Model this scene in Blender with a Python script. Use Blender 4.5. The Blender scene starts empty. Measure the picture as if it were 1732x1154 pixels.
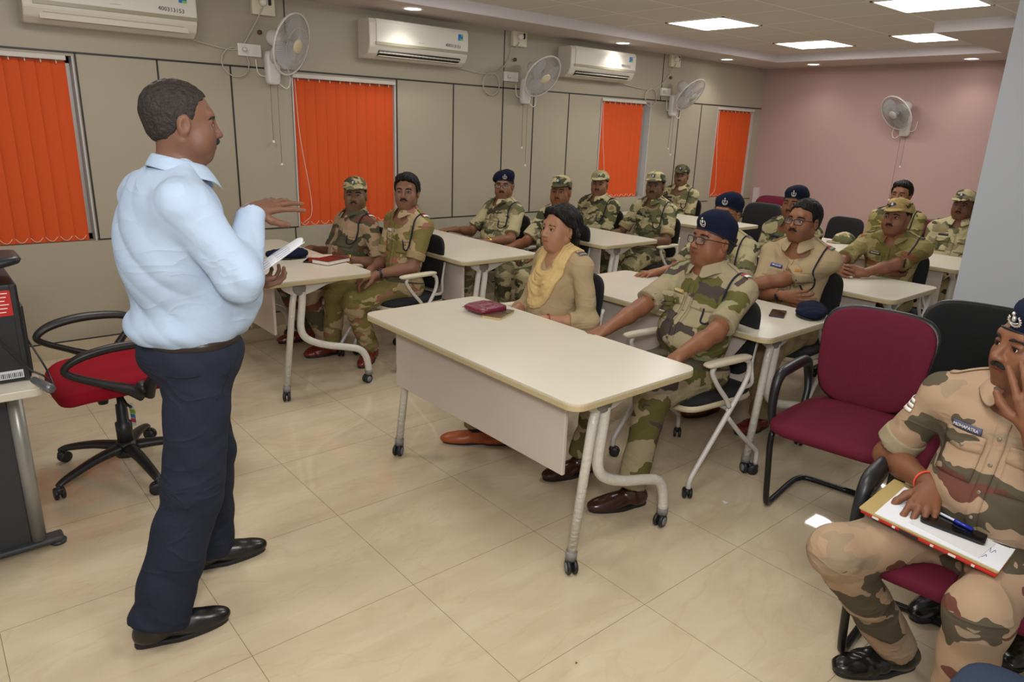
import bpy, bmesh, math, random
import numpy as np
from mathutils import Vector, Matrix
from mathutils.bvhtree import BVHTree
PI = math.pi
random.seed(7)
SC = bpy.context.scene
COL = SC.collection

# ---------------------------------------------------------------- camera
cd = bpy.data.cameras.new('camera')
cd.sensor_width = 36.0
cd.lens = 24.735
cd.clip_start = 0.05
cam = bpy.data.objects.new('camera', cd)
COL.objects.link(cam)
rx = Vector((0.76398816, -0.64420904, 0.03628795))
dn = Vector((-0.16175377, -0.24566662, -0.95576338))
fw = Vector((0.62462614, 0.72432219, -0.29188962))
cam.matrix_world = Matrix(((rx.x, -dn.x, -fw.x, 0.0), (rx.y, -dn.y, -fw.y, 0.0), (rx.z, -dn.z, -fw.z, 1.64), (0, 0, 0, 1)))
SC.camera = cam

# ---------------------------------------------------------------- world, light, exposure
w = bpy.data.worlds.new('world')
SC.world = w
w.use_nodes = True
bg = w.node_tree.nodes['Background']
bg.inputs[0].default_value = (1.0, 0.98, 0.97, 1)
bg.inputs[1].default_value = 0.45
SC.view_settings.view_transform = 'Standard'
SC.view_settings.look = 'None'
SC.view_settings.exposure = -0.15
SC.view_settings.gamma = 1.0
SC.view_settings.use_curve_mapping = False

def area_light(name, loc, size, power, rot=(0, 0, 0), color=(1, 0.985, 0.965), sy=None):
    l = bpy.data.lights.new(name, 'AREA')
    l.energy = power
    l.color = color
    l.shape = 'RECTANGLE'
    l.size = size
    l.size_y = sy or size
    o = bpy.data.objects.new(name, l)
    o.location = loc
    o.rotation_euler = rot
    COL.objects.link(o)
    return o

TILE_Z = 2.575
LOW_Z = 2.49
PANELS = [(5.42, 3.76, .60, .60), (7.22, 3.76, .60, .60), (7.22, 2.76, .60, .42), (5.42, 1.96, .60, .60),
          (3.02, 1.96, .60, .60), (3.02, 3.76, .60, .60), (1.22, .76, .60, .60), (0.62, 3.76, .60, .60), (-1.18, 1.96, .60, .60)]
for i, (px, py, sx, sy) in enumerate(PANELS):
    if i > 3:
        area_light('ceiling_lamp', (px + sx / 2, py + sy / 2, TILE_Z - 0.015), .56, 18 if i not in (4, 5) else 14)
    else:
        area_light('ceiling_lamp', (px + sx / 2, py + sy / 2, TILE_Z - 0.015), sx - .04, 11, sy=sy - .04)
# the photographer's flash, just above the lens
area_light('camera_flash', (-0.15, -0.2, 2.1), .35, 34, rot=(math.radians(66), 0, math.radians(-40)), color=(1, 0.985, 0.97))
# added fill light, turned up to brighten the ceiling
area_light('ceiling_bounce_fill', (-0.1, -0.1, 1.95), .3, 46, rot=(math.radians(140), 0, math.radians(-42)), color=(1, 0.985, 0.97))

# ---------------------------------------------------------------- node materials
MATS = {}
def srgb(c):
    if isinstance(c, str):
        c = tuple(int(c[i:i + 2], 16) / 255 for i in (0, 2, 4))
    return tuple((x / 12.92 if x <= 0.04045 else ((x + .055) / 1.055) ** 2.4) for x in c[:3])

def mat(name, col, rough=.5, metal=0., spec=.5, bump=0., bscale=200., var=0., vscale=4., coat=0., emit=None, alpha=1., aniso=None, sheen=0.):
    if name in MATS:
        return MATS[name]
    m = bpy.data.materials.new(name)
    m.use_nodes = True
    nt = m.node_tree
    b = nt.nodes['Principled BSDF']
    c = srgb(col)
    b.inputs['Base Color'].default_value = (*c, 1)
    b.inputs['Roughness'].default_value = rough
    b.inputs['Metallic'].default_value = metal
    b.inputs['Specular IOR Level'].default_value = spec
    b.inputs['Coat Weight'].default_value = coat
    b.inputs['Sheen Weight'].default_value = sheen
    b.inputs['Alpha'].default_value = alpha
    if emit:
        b.inputs['Emission Color'].default_value = (*c, 1)
        b.inputs['Emission Strength'].default_value = emit
    tc = nt.nodes.new('ShaderNodeTexCoord')
    co = tc.outputs['Object']
    if aniso:
        mp = nt.nodes.new('ShaderNodeMapping')
        mp.inputs['Scale'].default_value = aniso
        nt.links.new(co, mp.inputs[0])
        co = mp.outputs[0]
    if bump:
        n = nt.nodes.new('ShaderNodeTexNoise')
        n.inputs['Scale'].default_value = bscale
        n.inputs['Detail'].default_value = 3
        nt.links.new(co, n.inputs['Vector'])
        bp = nt.nodes.new('ShaderNodeBump')
        bp.inputs['Strength'].default_value = bump
        bp.inputs['Distance'].default_value = .01
        nt.links.new(n.outputs[0], bp.inputs['Height'])
        nt.links.new(bp.outputs[0], b.inputs['Normal'])
    if var:
        n = nt.nodes.new('ShaderNodeTexNoise')
        n.inputs['Scale'].default_value = vscale
        n.inputs['Detail'].default_value = 5
        nt.links.new(co, n.inputs['Vector'])
        mx = nt.nodes.new('ShaderNodeMix')
        mx.data_type = 'RGBA'
        mx.inputs[6].default_value = (*[x * (1 - var) for x in c], 1)
        mx.inputs[7].default_value = (*[min(1, x * (1 + var)) for x in c], 1)
        nt.links.new(n.outputs[0], mx.inputs[0])
        nt.links.new(mx.outputs[2], b.inputs['Base Color'])
    MATS[name] = m
    return m

def N(nt, t, **kw):
    n = nt.nodes.new(t)
    for k, v in kw.items():
        setattr(n, k, v)
    return n

def mathn(nt, op, a, b=None, c=None):
    n = nt.nodes.new('ShaderNodeMath')
    n.operation = op
    for i, v in enumerate((a, b, c)):
        if v is None:
            continue
        if isinstance(v, (int, float)):
            n.inputs[i].default_value = v
        else:
            nt.links.new(v, n.inputs[i])
    return n.outputs[0]

def line_mask(nt, coord, off, per, half):
    """1 on the line, 0 elsewhere"""
    a = mathn(nt, 'SUBTRACT', coord, off)
    a = mathn(nt, 'DIVIDE', a, per)
    f = mathn(nt, 'FRACT', a)
    d = mathn(nt, 'MINIMUM', f, mathn(nt, 'SUBTRACT', 1.0, f))
    return mathn(nt, 'LESS_THAN', d, half / per)

def floor_material():
    m = bpy.data.materials.new('vitrified_floor_tiles')
    m.use_nodes = True
    nt = m.node_tree
    b = nt.nodes['Principled BSDF']
    tc = N(nt, 'ShaderNodeTexCoord')
    sp = N(nt, 'ShaderNodeSeparateXYZ')
    nt.links.new(tc.outputs['Object'], sp.inputs[0])
    lm = mathn(nt, 'MAXIMUM', line_mask(nt, sp.outputs[0], 1.806, .601, .0012), line_mask(nt, sp.outputs[1], 1.303, .602, .0012))
    mp = N(nt, 'ShaderNodeMapping')
    mp.inputs['Rotation'].default_value = (0, 0, .5)
    mp.inputs['Scale'].default_value = (1.2, 3.2, 1)
    nt.links.new(tc.outputs['Object'], mp.inputs[0])
    n1 = N(nt, 'ShaderNodeTexNoise')
    n1.inputs['Scale'].default_value = 1.6
    n1.inputs['Detail'].default_value = 9
    n1.inputs['Roughness'].default_value = .62
    n1.inputs['Distortion'].default_value = .9
    nt.links.new(mp.outputs[0], n1.inputs['Vector'])
    cr = N(nt, 'ShaderNodeValToRGB')
    e = cr.color_ramp.elements
    e[0].position, e[0].color = .30, (*srgb('c0af94'), 1)
    e[1].position, e[1].color = .70, (*srgb('cdbfa6'), 1)
    x = e.new(.47)
    x.color = (*srgb('c6b69b'), 1)
    x = e.new(.55)
    x.color = (*srgb('cabb9f'), 1)
    nt.links.new(n1.outputs[0], cr.inputs[0])
    # fine brown veins
    n2 = N(nt, 'ShaderNodeTexNoise')
    n2.inputs['Scale'].default_value = 1.1
    n2.inputs['Detail'].default_value = 6
    n2.inputs['Distortion'].default_value = 1.6
    nt.links.new(mp.outputs[0], n2.inputs['Vector'])
    v = mathn(nt, 'ABSOLUTE', mathn(nt, 'SUBTRACT', n2.outputs[0], .5))
    v = mathn(nt, 'SUBTRACT', 1.0, mathn(nt, 'MULTIPLY', v, 38.0))
    v = mathn(nt, 'MAXIMUM', v, 0.0)
    v = mathn(nt, 'MULTIPLY', v, .16)
    m1 = N(nt, 'ShaderNodeMix', data_type='RGBA')
    m1.inputs[7].default_value = (*srgb('b08a62'), 1)
    nt.links.new(v, m1.inputs[0])
    nt.links.new(cr.outputs[0], m1.inputs[6])
    m2 = N(nt, 'ShaderNodeMix', data_type='RGBA')
    m2.inputs[7].default_value = (*srgb('75624a'), 1)
    nt.links.new(mathn(nt, 'MULTIPLY', lm, .75), m2.inputs[0])
    nt.links.new(m1.outputs[2], m2.inputs[6])
    nt.links.new(m2.outputs[2], b.inputs['Base Color'])
    b.inputs['Roughness'].default_value = .03
    b.inputs['Specular IOR Level'].default_value = .34
    return m

def ceiling_material():
    m = bpy.data.materials.new('ceiling_tiles')
    m.use_nodes = True
    nt = m.node_tree
    b = nt.nodes['Principled BSDF']
    tc = N(nt, 'ShaderNodeTexCoord')
    sp = N(nt, 'ShaderNodeSeparateXYZ')
    nt.links.new(tc.outputs['Object'], sp.inputs[0])
    lm = mathn(nt, 'MAXIMUM', line_mask(nt, sp.outputs[0], 5.42, .6, .008), line_mask(nt, sp.outputs[1], 3.76, .6, .008))
    m2 = N(nt, 'ShaderNodeMix', data_type='RGBA')
    m2.inputs[6].default_value = (*srgb('d6d2ca'), 1)
    m2.inputs[7].default_value = (*srgb('f0ece4'), 1)
    nt.links.new(lm, m2.inputs[0])
    nt.links.new(m2.outputs[2], b.inputs['Base Color'])
    b.inputs['Roughness'].default_value = .8
    return m

def camo_material(name, base, c1, c2, c3, seed, scale=5.0, t=(.52, .57, .60), stretch=(1, .75, 1.9), rough=.85):
    """printed camouflage cloth: base with three layers of blotches"""
    m = bpy.data.materials.new(name)
    m.use_nodes = True
    nt = m.node_tree
    b = nt.nodes['Principled BSDF']
    tc = N(nt, 'ShaderNodeTexCoord')
    wn = N(nt, 'ShaderNodeTexNoise')
    wn.inputs['Scale'].default_value = scale * 2.2
    nt.links.new(tc.outputs['Object'], wn.inputs['Vector'])
    sub = N(nt, 'ShaderNodeVectorMath', operation='MULTIPLY_ADD')
    nt.links.new(wn.outputs['Color'], sub.inputs[0])
    sub.inputs[1].default_value = (.10, .10, .10)
    nt.links.new(tc.outputs['Object'], sub.inputs[2])
    prev = (*srgb(base), 1)
    for i, (c, th) in enumerate(((c1, t[0]), (c2, t[1]), (c3, t[2]))):
        mp = N(nt, 'ShaderNodeMapping')
        mp.inputs['Location'].default_value = (seed * 3.1 + i * 7.7, seed * 1.7 + i * 3.3, seed * 2.3 - i * 5.1)
        mp.inputs['Scale'].default_value = stretch
        nt.links.new(sub.outputs[0], mp.inputs[0])
        n = N(nt, 'ShaderNodeTexNoise')
        n.inputs['Scale'].default_value = scale * (1.0, 1.25, 1.5)[i]
        n.inputs['Detail'].default_value = 1.2
        n.inputs['Roughness'].default_value = .4
        nt.links.new(mp.outputs[0], n.inputs['Vector'])
        g = mathn(nt, 'GREATER_THAN', n.outputs[0], th)
        mx = N(nt, 'ShaderNodeMix', data_type='RGBA')
        nt.links.new(g, mx.inputs[0])
        if isinstance(prev, tuple):
            mx.inputs[6].default_value = prev
        else:
            nt.links.new(prev, mx.inputs[6])
        mx.inputs[7].default_value = (*srgb(c), 1)
        prev = mx.outputs[2]
    nt.links.new(prev, b.inputs['Base Color'])
    b.inputs['Roughness'].default_value = rough
    b.inputs['Specular IOR Level'].default_value = .2
    cloth_bump(nt, b, tc)
    return m

def cloth_bump(nt, b, tc, s=.35):
    n = N(nt, 'ShaderNodeTexNoise')
    n.inputs['Scale'].default_value = 8
    n.inputs['Detail'].default_value = 1.5
    n.inputs['Distortion'].default_value = .4
    nt.links.new(tc.outputs['Object'], n.inputs['Vector'])
    n2 = N(nt, 'ShaderNodeTexNoise')
    n2.inputs['Scale'].default_value = 900
    nt.links.new(tc.outputs['Object'], n2.inputs['Vector'])
    n3 = N(nt, 'ShaderNodeTexNoise')
    n3.inputs['Scale'].default_value = 3.6
    n3.inputs['Detail'].default_value = 2
    n3.inputs['Distortion'].default_value = 1.1
    mp = N(nt, 'ShaderNodeMapping')
    mp.inputs['Rotation'].default_value = (.5, .6, .3)
    mp.inputs['Scale'].default_value = (1.0, 1.0, 2.0)
    nt.links.new(tc.outputs['Object'], mp.inputs[0])
    nt.links.new(mp.outputs[0], n3.inputs['Vector'])
    cr_ = mathn(nt, 'ABSOLUTE', mathn(nt, 'SUBTRACT', n3.outputs[0], .5))
    cr_ = mathn(nt, 'POWER', mathn(nt, 'MAXIMUM', mathn(nt, 'SUBTRACT', 1.0, mathn(nt, 'MULTIPLY', cr_, 7.0)), 0.0), 2.0)
    h = mathn(nt, 'MULTIPLY_ADD', n2.outputs[0], .03, n.outputs[0])
    h = mathn(nt, 'MULTIPLY_ADD', cr_, .24, h)
    bp = N(nt, 'ShaderNodeBump')
    bp.inputs['Strength'].default_value = s
    bp.inputs['Distance'].default_value = .04
    nt.links.new(h, bp.inputs['Height'])
    nt.links.new(bp.outputs[0], b.inputs['Normal'])

def cloth_material(name, col, rough=.85, s=.35, spec=.2):
    if name in MATS:
        return MATS[name]
    m = bpy.data.materials.new(name)
    m.use_nodes = True
    nt = m.node_tree
    b = nt.nodes['Principled BSDF']
    b.inputs['Base Color'].default_value = (*srgb(col), 1)
    b.inputs['Roughness'].default_value = rough
    b.inputs['Specular IOR Level'].default_value = spec
    cloth_bump(nt, b, N(nt, 'ShaderNodeTexCoord'), s)
    MATS[name] = m
    return m

def skin_material(name, col):
    if name in MATS:
        return MATS[name]
    m = bpy.data.materials.new(name)
    m.use_nodes = True
    nt = m.node_tree
    b = nt.nodes['Principled BSDF']
    at = N(nt, 'ShaderNodeAttribute', attribute_name='tint')
    mx = N(nt, 'ShaderNodeMix', data_type='RGBA', blend_type='MULTIPLY')
    mx.inputs[0].default_value = 1
    c_ = srgb(col)
    mx.inputs[6].default_value = (c_[0] * 1.02, c_[1] * 1.14, c_[2] * 1.16, 1)
    nt.links.new(at.outputs['Color'], mx.inputs[7])
    tc = N(nt, 'ShaderNodeTexCoord')
    n = N(nt, 'ShaderNodeTexNoise')
    n.inputs['Scale'].default_value = 14
    n.inputs['Detail'].default_value = 5
    nt.links.new(tc.outputs['Object'], n.inputs['Vector'])
    hs = N(nt, 'ShaderNodeHueSaturation')
    nt.links.new(mathn(nt, 'MULTIPLY_ADD', n.outputs[0], .35, .83), hs.inputs['Value'])
    nt.links.new(mx.outputs[2], hs.inputs['Color'])
    nt.links.new(hs.outputs[0], b.inputs['Base Color'])
    b.inputs['Roughness'].default_value = .50
    b.inputs['Specular IOR Level'].default_value = .32
    b.inputs['Subsurface Weight'].default_value = .06
    b.inputs['Subsurface Radius'].default_value = (.012, .005, .003)
    n2 = N(nt, 'ShaderNodeTexNoise')
    n2.inputs['Scale'].default_value = 320
    nt.links.new(tc.outputs['Object'], n2.inputs['Vector'])
    bp = N(nt, 'ShaderNodeBump')
    bp.inputs['Strength'].default_value = .12
    bp.inputs['Distance'].default_value = .002
    nt.links.new(n2.outputs[0], bp.inputs['Height'])
    nt.links.new(bp.outputs[0], b.inputs['Normal'])
    MATS[name] = m
    return m

# ---------------------------------------------------------------- mesh helpers
def mkmesh(name, verts, faces, smooth=True):
    me = bpy.data.meshes.new(name)
    if isinstance(faces, np.ndarray):
        nv, nf = len(verts), len(faces)
        k = faces.shape[1]
        me.vertices.add(nv)
        me.vertices.foreach_set('co', np.asarray(verts, np.float32).ravel())
        me.loops.add(nf * k)
        me.loops.foreach_set('vertex_index', faces.astype(np.int32).ravel())
        me.polygons.add(nf)
        me.polygons.foreach_set('loop_start', np.arange(0, nf * k, k, dtype=np.int32))
        me.polygons.foreach_set('loop_total', np.full(nf, k, np.int32))
        me.update(calc_edges=True)
        me.validate()
    else:
        me.from_pydata([tuple(v) for v in verts], [], [tuple(f) for f in faces])
        me.update()
    if smooth:
        me.polygons.foreach_set('use_smooth', np.ones(len(me.polygons), bool))
    return me

def link(name, me, material, parent=None):
    o = bpy.data.objects.new(name, me)
    if material is not None and len(me.materials) == 0:
        me.materials.append(material)
    COL.objects.link(o)
    o.parent = parent
    return o

class MB:
    """collects shapes into one mesh"""
    def __init__(s):
        s.v, s.f, s.n, s.sm = [], [], 0, []
    def add(s, verts, faces, smooth=True):
        verts = np.asarray(verts, float).reshape(-1, 3)
        s.v.append(verts)
        for f in faces:
            s.f.append([int(i) + s.n for i in f])
            s.sm.append(smooth)
        s.n += len(verts)
        return s
    def bm(s, bm, M=None, smooth=False):
        bm.verts.ensure_lookup_table()
        vs = [(M @ v.co if M else v.co)[:] for v in bm.verts]
        s.add(vs, [[v.index for v in f.verts] for f in bm.faces], smooth)
        bm.free()
        return s
    def box(s, c, d, bev=0., rot=(0, 0, 0), seg=2):
        b = bmesh.new()
        bmesh.ops.create_cube(b, size=1)
        for v in b.verts:
            v.co = Vector((v.co.x * d[0], v.co.y * d[1], v.co.z * d[2]))
        if bev:
            bmesh.ops.bevel(b, geom=list(b.edges), offset=min(bev, min(d) * .49), segments=seg, affect='EDGES', profile=.5)
        b.verts.index_update()
        from mathutils import Euler
        M = Matrix.Translation(c) @ Euler(rot).to_matrix().to_4x4()
        return s.bm(b, M, False)
    def tube(s, pts, r, seg=12, closed=False, smooth_path=0, cap=True, flat=None):
        P = [np.array(p, float) for p in pts]
        if smooth_path:
            P = catmull(P, smooth_path, closed)
        n = len(P)
        R = [r] * n if isinstance(r, (int, float)) else list(np.interp(np.linspace(0, 1, n), np.linspace(0, 1, len(r)), r))
        P = np.array(P)
        T = np.zeros_like(P)
        for i in range(n):
            if closed:
                T[i] = P[(i + 1) % n] - P[i - 1]
            else:
                T[i] = P[min(i + 1, n - 1)] - P[max(i - 1, 0)]
            T[i] /= max(np.linalg.norm(T[i]), 1e-9)
        u = np.cross(T[0], [0, 0, 1.])
        if np.linalg.norm(u) < .1:
            u = np.cross(T[0], [1., 0, 0])
        u /= np.linalg.norm(u)
        V, Fc = [], []
        for i in range(n):
            u = u - T[i] * (u @ T[i])
            u /= max(np.linalg.norm(u), 1e-9)
            w_ = np.cross(T[i], u)
            for k in range(seg):
                a = 2 * PI * k / seg
                V.append(P[i] + R[i] * (math.cos(a) * u + math.sin(a) * w_ * (flat or 1)))
        m = n if closed else n - 1
        for i in range(m):
            j = (i + 1) % n
            for k in range(seg):
                k2 = (k + 1) % seg
                Fc.append([i * seg + k, i * seg + k2, j * seg + k2, j * seg + k])
        if cap and not closed:
            Fc.append([k for k in range(seg)][::-1])
            Fc.append([(n - 1) * seg + k for k in range(seg)])
        return s.add(V, Fc, True)
    def lathe(s, prof, c=(0, 0, 0), axis=(0, 0, 1), seg=24, cap=True):
        """prof: [(r, h)] along the axis"""
        ax = Vector(axis).normalized()
        q = Vector((0, 0, 1)).rotation_difference(ax)
        V, Fc = [], []
        for r, h in prof:
            for k in range(seg):
                a = 2 * PI * k / seg
                p = q @ Vector((r * math.cos(a), r * math.sin(a), h)) + Vector(c)
                V.append(p[:])
        for i in range(len(prof) - 1):
            for k in range(seg):
                k2 = (k + 1) % seg
                Fc.append([i * seg + k, i * seg + k2, (i + 1) * seg + k2, (i + 1) * seg + k])
        if cap:
            if prof[0][0] > 1e-6:
                Fc.append(list(range(seg))[::-1])
            if prof[-1][0] > 1e-6:
                Fc.append([(len(prof) - 1) * seg + k for k in range(seg)])
        return s.add(V, Fc, True)
    def pillow(s, c, r, e1=.35, e2=.35, nu=28, nv=14, fn=None, rot=None):
        """superellipsoid cushion, fn bends its points"""
        V, Fc = [], []
        sg = lambda x, e: math.copysign(abs(x) ** e, x)
        for j in range(nv + 1):
            ph = -PI / 2 + PI * j / nv
            for i in range(nu):
                th = 2 * PI * i / nu
                p = [r[0] * sg(math.cos(ph), e1) * sg(math.cos(th), e2), r[1] * sg(math.cos(ph), e1) * sg(math.sin(th), e2), r[2] * sg(math.sin(ph), e1)]
                if fn:
                    p = fn(p)
                V.append(p)
        for j in range(nv):
            for i in range(nu):
                i2 = (i + 1) % nu
                Fc.append([j * nu + i, j * nu + i2, (j + 1) * nu + i2, (j + 1) * nu + i])
        V = np.array(V, float)
        if rot is not None:
            V = V @ np.array(rot.to_3x3() if hasattr(rot, 'to_3x3') else rot).T
        return s.add(V + np.array(c, float), Fc, True)
    def slab(s, poly, z0, z1, bev=0., M=None):
        """extruded polygon (xy) with a bevelled top and bottom edge"""
        b = bmesh.new()
        vs = [b.verts.new((p[0], p[1], z0)) for p in poly]
        f = b.faces.new(vs)
        if f.normal.z > 0:
            f.normal_flip()
        r = bmesh.ops.extrude_face_region(b, geom=[f])
        for v in [g for g in r['geom'] if isinstance(g, bmesh.types.BMVert)]:
            v.co.z = z1
        bmesh.ops.recalc_face_normals(b, faces=b.faces)
        if bev:
            ed = [e for e in b.edges if abs(e.verts[0].co.z - e.verts[1].co.z) < 1e-6]
            bmesh.ops.bevel(b, geom=ed, offset=bev, segments=2, affect='EDGES', profile=.5)
        b.verts.index_update()
        return s.bm(b, M, False)
    def build(s, name, material, parent=None, auto=None):
        v = np.concatenate(s.v) if s.v else np.zeros((0, 3))
        me = bpy.data.meshes.new(name)
        me.from_pydata(v.tolist(), [], s.f)
        me.update()
        me.polygons.foreach_set('use_smooth', np.array(s.sm, bool))
        return link(name, me, material, parent)

def catmull(P, sub, closed=False):
    out = []
    n = len(P)
    rng = range(n) if closed else range(n - 1)
    for i in rng:
        p1, p2 = P[i], P[(i + 1) % n]
        p0 = P[i - 1] if (closed or i > 0) else 2 * p1 - p2
        p3 = P[(i + 2) % n] if (closed or i + 2 < n) else 2 * p2 - p1
        for k in range(sub):
            t = k / sub
            out.append(.5 * ((2 * p1) + (-p0 + p2) * t + (2 * p0 - 5 * p1 + 4 * p2 - p3) * t * t + (-p0 + 3 * p1 - 3 * p2 + p3) * t ** 3))
    if not closed:
        out.append(P[-1])
    return out

def rrect(x0, x1, y0, y1, r, seg=6):
    out = []
    for cx, cy, a0 in ((x1 - r, y1 - r, 0), (x0 + r, y1 - r, 90), (x0 + r, y0 + r, 180), (x1 - r, y0 + r, 270)):
        for k in range(seg + 1):
            a = math.radians(a0 + 90 * k / seg)
            out.append((cx + r * math.cos(a), cy + r * math.sin(a)))
    return out

def empty(name, label, cat, loc=(0, 0, 0), rotz=0, group=None):
    o = bpy.data.objects.new(name, None)
    COL.objects.link(o)
    o.location = loc
    o.rotation_euler = (0, 0, rotz)
    o.empty_display_size = .1
    o['label'] = label
    o['category'] = cat
    if group:
        o['group'] = group
    return o

def tag(o, label, cat, group=None):
    o['label'] = label
    o['category'] = cat
    if group:
        o['group'] = group
    return o

def struct(o):
    o['kind'] = 'structure'
    return o

def copy_tree(o, parent=None):
    c = o.copy()
    COL.objects.link(c)
    c.parent = parent
    for ch in list(o.children):
        copy_tree(ch, c)
    return c

def text_mesh(name, s, size, material, parent, M, depth=.0006, font_shear=0.):
    """lettering as a real thin mesh"""
    cu = bpy.data.curves.new(name, 'FONT')
    cu.body = s
    cu.size = size
    cu.extrude = depth
    cu.shear = font_shear
    cu.align_x = 'CENTER'
    cu.align_y = 'CENTER'
    cu.resolution_u = 2
    o = bpy.data.objects.new(name, cu)
    COL.objects.link(o)
    dg = bpy.context.evaluated_depsgraph_get()
    me = bpy.data.meshes.new_from_object(o.evaluated_get(dg))
    bpy.data.objects.remove(o)
    me.transform(M)
    me.materials.clear()
    return link(name, me, material, parent)
# ================================================================ ROOM
M_floor = floor_material()
M_ceil = ceiling_material()
M_low = mat('ceiling_border_paint', 'c9bfb9', .8, var=.03)
M_face = mat('border_face_paint', 'd5ced2', .8)
M_wall = mat('grey_laminate_panel', 'a39a87', .38, spec=.35, var=.03, vscale=2)
M_pink = mat('pink_wall_paint', 'b0918b', .75, var=.02, vscale=3)
M_pillar = mat('pale_blue_grey_paint', 'b4b9bf', .7)
M_groove = mat('black_groove_strip', '26231f', .5)
M_skirt = mat('skirting_tile', 'b7a78e', .2, var=.12, vscale=5)
M_white = mat('white_plastic', 'd9d5ca', .35)
M_alu = mat('window_frame_aluminium', 'b9b4ae', .4, metal=.3)
WY = 5.486
XW = 9.02
def box_obj(name, lo, hi, m, parent=None, bev=0.):
    b = MB()
    b.box([(a + c) / 2 for a, c in zip(lo, hi)], [c - a for a, c in zip(lo, hi)], bev)
    return b.build(name, m, parent)

struct(box_obj('floor', (-3.0, -2.2, -.1), (XW + .1, WY + .3, 0), M_floor))
# left wall with four recessed windows
WINS = [(-.45, .955, .79, 1.965), (2.395, 3.315, .80, 1.96), (5.865, 6.70, .90, 1.955), (8.015, 8.835, .84, 1.95)]
b = MB()
TH = .16
def wb(x0, x1, z0, z1):
    b.box(((x0 + x1) / 2, WY + TH / 2, (z0 + z1) / 2), (x1 - x0, TH, z1 - z0))
xs = [-3.0]
for (a, c, z0, z1) in WINS:
    xs += [a, c]
xs.append(XW + .1)
for i in range(0, len(xs), 2):
    wb(xs[i], xs[i + 1], 0, 2.7)
for (a, c, z0, z1) in WINS:
    wb(a, c, 0, z0)
    wb(a, c, z1, 2.7)
struct(b.build('wall_left', M_wall))
# black joint strips between the laminate panels
b = MB()
def gs(x0, x1, z0, z1):
    b.box(((x0 + x1) / 2, WY - .001, (z0 + z1) / 2), (x1 - x0, .006, z1 - z0))
gs(-3, XW, 1.980, 1.992)
for (x0, x1) in ((.955, 2.395), (3.315, 5.865), (6.70, 8.015), (8.835, XW)):
    gs(x0, x1, .792, .801)
for x in (.965, 1.449, 1.941, 3.33, 3.921, 4.499, 4.893, 5.381, 7.234, 7.67):
    gs(x - .0055, x + .0055, .80, 1.985)
for x in (.1, 2.37, 4.499, 6.86):
    gs(x - .004, x + .004, 1.985, 2.55)
for x in (2.37, 4.6, 6.8):
    gs(x - .004, x + .004, .1, .80)
gs(-3, XW, .108, .116)
struct(b.build('trim_1', M_groove))
struct(box_obj('baseboard_left', (-3, WY - .012, 0), (XW, WY + .01, .108), M_skirt))
# window units in the recesses
for i, (a, c, z0, z1) in enumerate(WINS):
    b = MB()
    y = WY + .12
    for (x0, x1, p0, p1) in ((a, a + .04, z0, z1), (c - .04, c, z0, z1), (a, c, z0, z0 + .04), (a, c, z1 - .04, z1), ((a + c) / 2 - .02, (a + c) / 2 + .02, z0, z1)):
        b.box(((x0 + x1) / 2, y, (p0 + p1) / 2), (x1 - x0, .05, p1 - p0))
    wf = struct(b.build('window_%d' % (i + 1), M_alu))
    g = box_obj('pane', (a, y - .004, z0), (c, y + .004, z1), mat('window_glass', '9aa4a8', .05, alpha=.35), wf)
    b = MB()
    for x0 in (a + .004, c - .012):
        b.box((x0 + .004, WY + .05, (z0 + z1) / 2), (.01, .12, z1 - z0))
    b.build('window_reveal', mat('reveal_pale', 'b9b6b4', .5), wf)

struct(box_obj('wall_back', (XW, -2.2, 0), (XW + .1, WY + .2, 2.7), M_pink))
struct(box_obj('baseboard_back', (XW - .012, -2.2, 0), (XW + .01, WY, .1), M_skirt))
# white conduit strip beside the left corner on the pink wall
struct(box_obj('trim_2', (XW - .03, WY - .14, 0), (XW, WY - .06, .95), mat('pale_duct', 'c9b8b8', .5)))
# pillar
struct(box_obj('wall_pillar', (4.55, .25, 0), (5.25, 1.372, 2.7), M_pillar))

# ceiling: tile field with dropped border
b = MB()
b.box((3.0, 1.7, TILE_Z + .05), (12.3, 8.1, .1))
struct(b.build('ceiling', M_ceil))
b = MB()
b.box((3.0, (4.92 + WY + .2) / 2, (LOW_Z + TILE_Z) / 2 + .01), (12.2, WY + .2 - 4.92, TILE_Z - LOW_Z + .02))
b.box(((8.30 + XW + .1) / 2, 1.4, (LOW_Z + TILE_Z) / 2 + .0105), (XW + .1 - 8.30, 7.04, TILE_Z - LOW_Z + .021))
b.box(((6.60 + 8.30) / 2, .2, (LOW_Z + TILE_Z) / 2 + .01), (1.71, 4.7, TILE_Z - LOW_Z + .02))
struct(b.build('trim_3', M_low))
b = MB()
b.box((2.6, 4.918, (LOW_Z + TILE_Z) / 2 + .003), (11.4, .006, TILE_Z - LOW_Z + .004))
b.box((8.298, 3.735, (LOW_Z + TILE_Z) / 2 + .003), (.006, 2.37, TILE_Z - LOW_Z + .004))
b.box((7.45, 2.552, (LOW_Z + TILE_Z) / 2 + .003), (1.7, .006, TILE_Z - LOW_Z + .004))
b.box((6.597, .2, (LOW_Z + TILE_Z) / 2 + .003), (.006, 4.7, TILE_Z - LOW_Z + .004))
struct(b.build('trim_4', M_face))

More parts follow.
